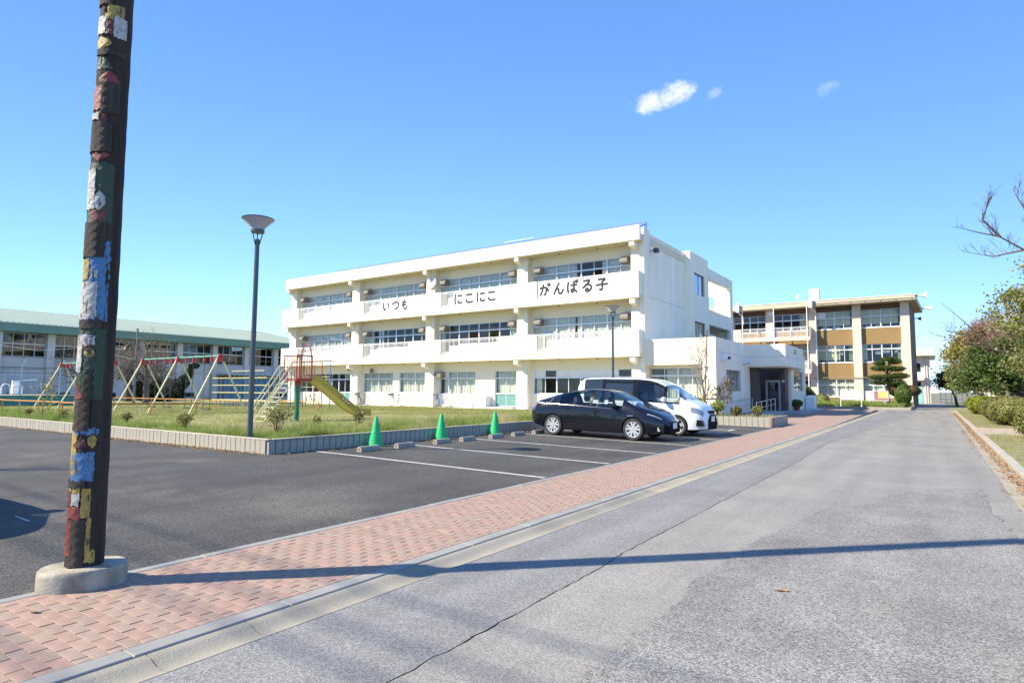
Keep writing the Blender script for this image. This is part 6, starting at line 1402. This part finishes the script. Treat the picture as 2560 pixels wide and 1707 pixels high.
def make_car(name, label, spec, paint_, loc, rz=0, pitch=0.):
    t = thing(name, label, spec['cat'], loc, rz); t.rotation_euler = (0, pitch, rz)
    V, F, MI, rings, xs = car_body(spec)
    slots = [paint_, M_wind, M_carglass, M_well, M_tint, M_lens, M_tail, M_trim, M_matte]
    b = MB(); b.v = V; b.f = F; b.mi = MI; me = b.mesh('body', slots)
    bm = bmesh.new(); bm.from_mesh(me); bmesh.ops.remove_doubles(bm, verts=bm.verts, dist=.0004); bmesh.ops.recalc_face_normals(bm, faces=bm.faces); bm.to_mesh(me); bm.free()
    o = bpy.data.objects.new('body', me); col.objects.link(o)
    cut = MB(); ax = spec['axles']; wr_ = spec['wheel']
    for x in ax:
        for s in (-1, 1): cut.tube((x, s*.50, wr_+.005), (x, s*1.2, wr_+.005), wr_*1.13, n=36, mi=3)
    cme = cut.mesh('cutter', slots); bm = bmesh.new(); bm.from_mesh(cme); bmesh.ops.recalc_face_normals(bm, faces=bm.faces); bm.to_mesh(cme); bm.free()
    co = bpy.data.objects.new('cutter', cme); col.objects.link(co)
    md = o.modifiers.new('b', 'BOOLEAN'); md.object = co; md.operation = 'DIFFERENCE'; md.solver = 'EXACT'
    dg = bpy.context.evaluated_depsgraph_get(); dg.update(); res = bpy.data.meshes.new_from_object(o.evaluated_get(dg))
    bpy.data.objects.remove(o); bpy.data.objects.remove(co)
    parts = {0:'body',1:'windscreen',2:'rear_window',3:'wheel_well',4:'side_window',5:'headlight',6:'tail_light',7:'trim',8:'lower_grille'}
    for idx, nm in parts.items():
        isl = islands(res, idx)
        if idx in (0, 3, 7, 8): isl = [([], [])] if not isl else [(sum([a for a, c in isl], []), None)] and [merge(isl)]
        for vl, fl in isl:
            if not fl: continue
            p = MB(); p.v = vl; p.f = fl; p.mi = [0]*len(fl)
            p.build(nm, slots[idx], t, smooth=32, fix=False, world=False)
    # shut lines between the panels
    def seam(x, k0, k1, s):
        i = int(np.argmin(abs(xs-x))); r = rings[i]; pts = [Vector((q[0], s*(q[1]+.001), q[2])) for q in r[k0:k1+1]]; return MB().path(pts, .0045, 4)
    for x in spec['seams']:
        for s in (-1, 1): seam(x, 3, 8, s).build('shut_line', M_trim, t, fix=False, world=False)
    # wheels
    for x in ax:
        for s in (-1, 1):
            R_ = wr_; y = s*spec['track']; w_ = MB().lathe([(R_*.70,-.10),(R_*.94,-.105),(R_,-.07),(R_,.07),(R_*.94,.105),(R_*.70,.10)], (x,y,R_), 40, 'y', cap=False).build('wheel', M_tyre, t, smooth=40, world=False)
            MB().lathe([(R_*.70,-.09),(R_*.66,.02),(R_*.66,.06)], (x,y,R_), 32, 'y', cap=False).lathe([(R_*.69,s*.045),(.0,s*.04)], (x,y,R_), 24, 'y', cap=False).build('rim_barrel', M_rimd, w_, world=False, fix=False)
            rim = MB().lathe([(R_*.70,s*.092),(R_*.715,s*.102),(R_*.655,s*.098),(R_*.64,s*.07)], (x,y,R_), 36, 'y', cap=False); spk = MB()
            for k in range(5):
                a = k*2*math.pi/5+math.pi/2
                for da, wdt in ((-.20,.030),(.20,.030)) if spec['spokes'] == 2 else ((0,.055),):
                    c_, s_ = math.cos(a+da*.6), math.sin(a+da*.6); c2_, s2_ = math.cos(a+da*1.4), math.sin(a+da*1.4); px_, pz_ = -s_*wdt, c_*wdt
                    pts = [(x+c_*R_*.10+px_*.8,R_+s_*R_*.10+pz_*.8),(x+c_*R_*.10-px_*.8,R_+s_*R_*.10-pz_*.8),(x+c2_*R_*.67-px_*1.1,R_+s2_*R_*.67-pz_*1.1),(x+c2_*R_*.67+px_*1.1,R_+s2_*R_*.67+pz_*1.1)]
                    spk.extr(pts, 'y', y+s*.07, y+s*.092)
            rim.lathe([(.03,s*.09),(.028,s*.10),(0,s*.10)], (x,y,R_), 12, 'y'); rim.build('rim', M_rim, w_, smooth=35, world=False); spk.build('spokes', M_rim, w_, world=False)
    for s in (-1, 1):
        mx, mz = spec['mirror']; wv = spec['mirror_y']
        MB().lathe([(.0,-.13),(.06,-.115),(.085,-.05),(.09,.04),(.06,.10),(.0,.12)], (mx, s*(wv+.07), mz), 14, 'y').build('door_mirror', spec.get('mirror_mat', paint_), t, smooth=50, world=False)
        MB().tube((mx, s*(wv-.06), mz-.06),(mx, s*(wv+.03), mz-.03), .022).build('mirror_arm', M_trim, t, world=False)
        for hx, hz, hy in spec['handles']: MB().box(hx-.09,hx+.09,s*hy-.012,s*hy+.022*s+.012*s,hz-.012,hz+.018).build('door_handle', spec.get('handle_mat', paint_), t, world=False)
    # cabin: seats and dashboard seen through the glass
    for x in spec['seats']:
        for s in (-1, 1): MB().cbox(x-.10,x+.06,s*.36-.22,s*.36+.22,.45,spec['seat_top'],.05).cbox(x-.07,x+.04,s*.36-.11,s*.36+.11,spec['seat_top']+.03,spec['seat_top']+.2,.04).build('seat', mat('seat cloth', (.06,.06,.065), .8), t, world=False)
    xf = spec['x'][-1]; dx, dz = spec['dash']
    MB().box(spec['axles'][0]-.6, dx+.3, -.62, .62, .26, .32).build('cabin_floor', M_trim, t, world=False); MB().extr([(dx-.22,.5),(dx+.35,.5),(dx+.35,dz-.03),(dx,dz),(dx-.18,dz-.08)], 'y', -.66, .66).build('dashboard', M_trim, t, world=False)
    MB().path([(dx-.28+.03*math.sin(q), .36+.17*math.cos(q), dz-.02+.17*math.sin(q)) for q in [math.pi*k/8 for k in range(16)]], .014, 6, True).build('steering_wheel', M_trim, t, world=False)
    MB().box(xf-.015+spec['plate'][0],xf+.004+spec['plate'][0],-.165,.165,spec['plate'][1]-.085,spec['plate'][1]+.085).build('number_plate', M_plate, t, world=False)
    for fn in spec['extra']: fn(t)
    return t
def merge(isl):
    vl, fl = [], []
    for v, f in isl:
        n = len(vl); vl += v; fl += [tuple(i+n for i in q) for q in f]
    return vl, fl
# ---- black hatchback sedan
def mat_sedan(x, k, z, gh):
    if gh > .13:
        if k in (11,12,13,14) and .44 < x < 1.36: return 1
        if k in (12,13,14) and -2.02 < x < -1.02: return 2
        if k in (8,9,10) and (-1.16 < x < -.10 or .0 < x < .98) and gh > .16: return 4
        if k in (8,9,10) and -.2 < x < .1: return 7
    if 1.74 < x < 2.12 and k in (6,) : return 5
    if x < -2.02 and k in (6,7): return 6
    if x > 2.19 and k in (2,3,4): return 8
    if k in (0,1): return 7
    return 0
def sed_extra(t):
    for s in (-1, 1):
        MB().extr([(2.13,.30),(2.06,.30),(1.985,.47),(2.02,.50)], 'y', s*.715 if s > 0 else -.745, s*.745 if s > 0 else -.715).build('fog_trim', M_rim, t, world=False)
        MB().path([(-1.95,s*.795,1.0),(-1.5,s*.835,.99),(-.6,s*.853,.955),(.4,s*.853,.91),(1.0,s*.838,.885)], .003, 5).build('chrome_line', M_chrome, t, world=False, smooth=60)
        MB().path([(-1.30,s*.62,1.30),(-1.42,s*.72,1.15),(-1.5,s*.80,1.02)], .009, 5).build('quarter_trim', M_chrome, t, world=False)
        MB().box(1.18,1.36,s*.868-.004,s*.868+.004,.70,.725).build('badge', M_chrome, t, world=False)
    MB().lathe([(.05,0),(.05,.02),(0,.022)], (2.27,0,.60), 16, 'x').build('badge', M_chrome, t, world=False)
sedan_spec = dict(cat='car', x=(-2.24,2.30), axles=(-1.35,1.35), wheel=.322, track=.765, spokes=2,
    top=([-2.24,-2.16,-2.05,-1.85,-1.5,-1.0,-.5,-.1,.3,.6,.9,1.2,1.42,1.7,2.0,2.18,2.30],[.90,1.04,1.10,1.15,1.25,1.375,1.45,1.475,1.46,1.40,1.275,1.12,1.0,.92,.81,.69,.52]),
    belt=([-2.24,-2.0,-1.5,-1.0,0,.8,1.3,1.6,2.0,2.2,2.30],[.84,.985,1.00,.985,.935,.885,.865,.83,.73,.60,.46]),
    wbelt=([-2.24,-2.1,-1.8,-1.2,0,1.0,1.5,1.9,2.1,2.22,2.30],[.56,.70,.79,.83,.85,.84,.82,.74,.62,.47,.28]),
    wmax=([-2.24,-2.12,-1.9,-1.3,0,1.2,1.7,2.0,2.15,2.25,2.30],[.66,.78,.85,.875,.875,.875,.87,.80,.68,.52,.36]),
    wroof=([-2.24,-2.0,-1.5,-1.0,-.5,.2,.7,1.1,1.42,1.8,2.1,2.30],[.50,.55,.56,.57,.585,.60,.62,.66,.70,.62,.45,.2]),
    bot=([-2.24,-2.1,-1.7,-1,1,1.8,2.1,2.30],[.42,.30,.21,.175,.175,.18,.19,.24]), mat=mat_sedan, seams=(-1.02,-.05,1.08),
    mirror=(.78,.98), mirror_y=.88, handles=((.16,.80,.873),(-.86,.87,.872)), seats=(.1,-.75), seat_top=1.02, dash=(1.02,.86), plate=(-.0,.44), extra=[sed_extra])
M_black = mat('black metallic paint', (.004,.005,.010), .22, coat=.7, spec=.3, metal=.0); M_white = mat('white pearl paint', (.74,.755,.79), .25, coat=1.)
sedan = make_car('parked_car', 'black hatchback car parked beside the white van', sedan_spec, M_black, (-8.62,17.6,.046), 0, .0143)
# ---- white people carrier
def mat_van(x, k, z, gh):
    if gh > .13:
        if k in (11,12,13,14) and .98 < x < 1.70: return 1
        if k in (8,9,10):
            if -2.02 < x < -1.32 or -1.17 < x < -.16: return 2
            if .02 < x < .96 or 1.04 < x < 1.50: return 4
            if -1.32 < x < 1.04: return 7
    if 1.86 < x < 2.2 and k in (5,6): return 5
    if x < -2.24 and k in (5,6,7): return 6
    if k in (0,1): return 7
    return 0
def van_extra(t):
    MB().box(2.15,2.302,-.27,.27,.72,.82).build('grille', M_matte, t, world=False); MB().box(2.2,2.322,-.34,.34,.33,.43).build('lower_grille', M_matte, t, world=False); MB().box(2.15,2.306,-.27,.27,.823,.837).build('grille_bar', M_chrome, t, world=False)
    MB().tube((2.30,0,.93),(2.30,0,.99),.035,n=12).build('badge', M_chrome, t, world=False)
    for s in (-1, 1):
        MB().extr([(2.02,.34),(2.25,.34),(2.2,.52),(2.05,.54)], 'y', min(s*.60,s*.80), max(s*.60,s*.80)).build('fog_recess', M_trim, t, world=False)
        MB().extr([(-1.2,1.76),(-1.2,1.70),(-.12,1.69),(-.12,1.75)], 'y', min(s*.700,s*.735), max(s*.700,s*.735)).build('rain_visor', M_trim, t, world=False)
        MB().extr([(.02,1.745),(.02,1.68),(.55,1.66),(.95,1.50),(.98,1.54),(.58,1.72)], 'y', min(s*.705,s*.738), max(s*.705,s*.738)).build('rain_visor', M_trim, t, world=False)
van_spec = dict(cat='van', x=(-2.30,2.31), axles=(-1.41,1.41), wheel=.318, track=.735, spokes=1,
    top=([-2.30,-2.26,-2.18,-2.0,-1.2,0,.45,.75,1.0,1.25,1.5,1.74,1.95,2.14,2.25,2.31],[1.5,1.70,1.80,1.85,1.875,1.865,1.83,1.75,1.63,1.47,1.29,1.13,1.06,.97,.82,.62]),
    belt=([-2.30,-1,0,.9,1.4,1.8,2.1,2.25,2.31],[1.05,1.07,1.06,1.02,1.0,.965,.88,.74,.55]),
    wbelt=([-2.30,-2.2,-1.9,0,1.2,1.7,2.0,2.18,2.26,2.31],[.70,.78,.82,.835,.83,.80,.73,.60,.46,.32]),
    wmax=([-2.30,-2.22,-2.0,0,1.4,1.85,2.1,2.22,2.31],[.74,.81,.845,.855,.855,.83,.74,.62,.45]),
    wroof=([-2.30,-2.1,-1.5,0,.6,1.0,1.4,1.74,2.0,2.2,2.31],[.62,.66,.675,.68,.67,.66,.67,.70,.62,.45,.25]),
    bot=([-2.30,-2.1,-1.5,1.5,2.0,2.31],[.30,.22,.18,.18,.19,.22]), mat=mat_van, seams=(-1.25,-.10,1.02),
    mirror=(1.02,1.16), mirror_y=.90, handles=((.12,.93,.852),(-.25,.93,.852)), seats=(.15,-.8,-1.6), seat_top=1.18, dash=(1.32,1.02), plate=(.02,.56), extra=[van_extra])
van = make_car('parked_van', 'white people carrier van parked beyond the black car', van_spec, M_white, (-8.33,20.28,.043), 0, .0143)
# a third car and a bare sapling stand left of the picture; only their shadows reach into it
dup(sedan, (-10.1,1.1,.06), 0, 'dark hatchback parked in the bay before the totem pole')
tree('sapling', 'bare sapling at the left edge of the car park', 95, (-14.6,2.2,.07), 2.3, .05, 3, None, 0, bark=M_bark3, spread=.7, first=.3, nb=(7,4,3), up=.5, lfac=.5)
# overhead cables behind the camera; their soft shadows cross the path and the road
for i, (ys, z) in enumerate(((1.42,12.5),(2.35,13.),(2.75,13.4),(3.3,13.))):
    y_ = ys-z/math.tan(SUN_EL)*math.cos(R(45))
    tag(MB().path([(-60,y_,z+.2),(-20,y_,z-.1),(20,y_,z-.1),(60,y_,z+.2)], .021, 6).build('power_cable', M_rub), 'dark power cable strung high across the road', 'cable', 'power cables across the road')
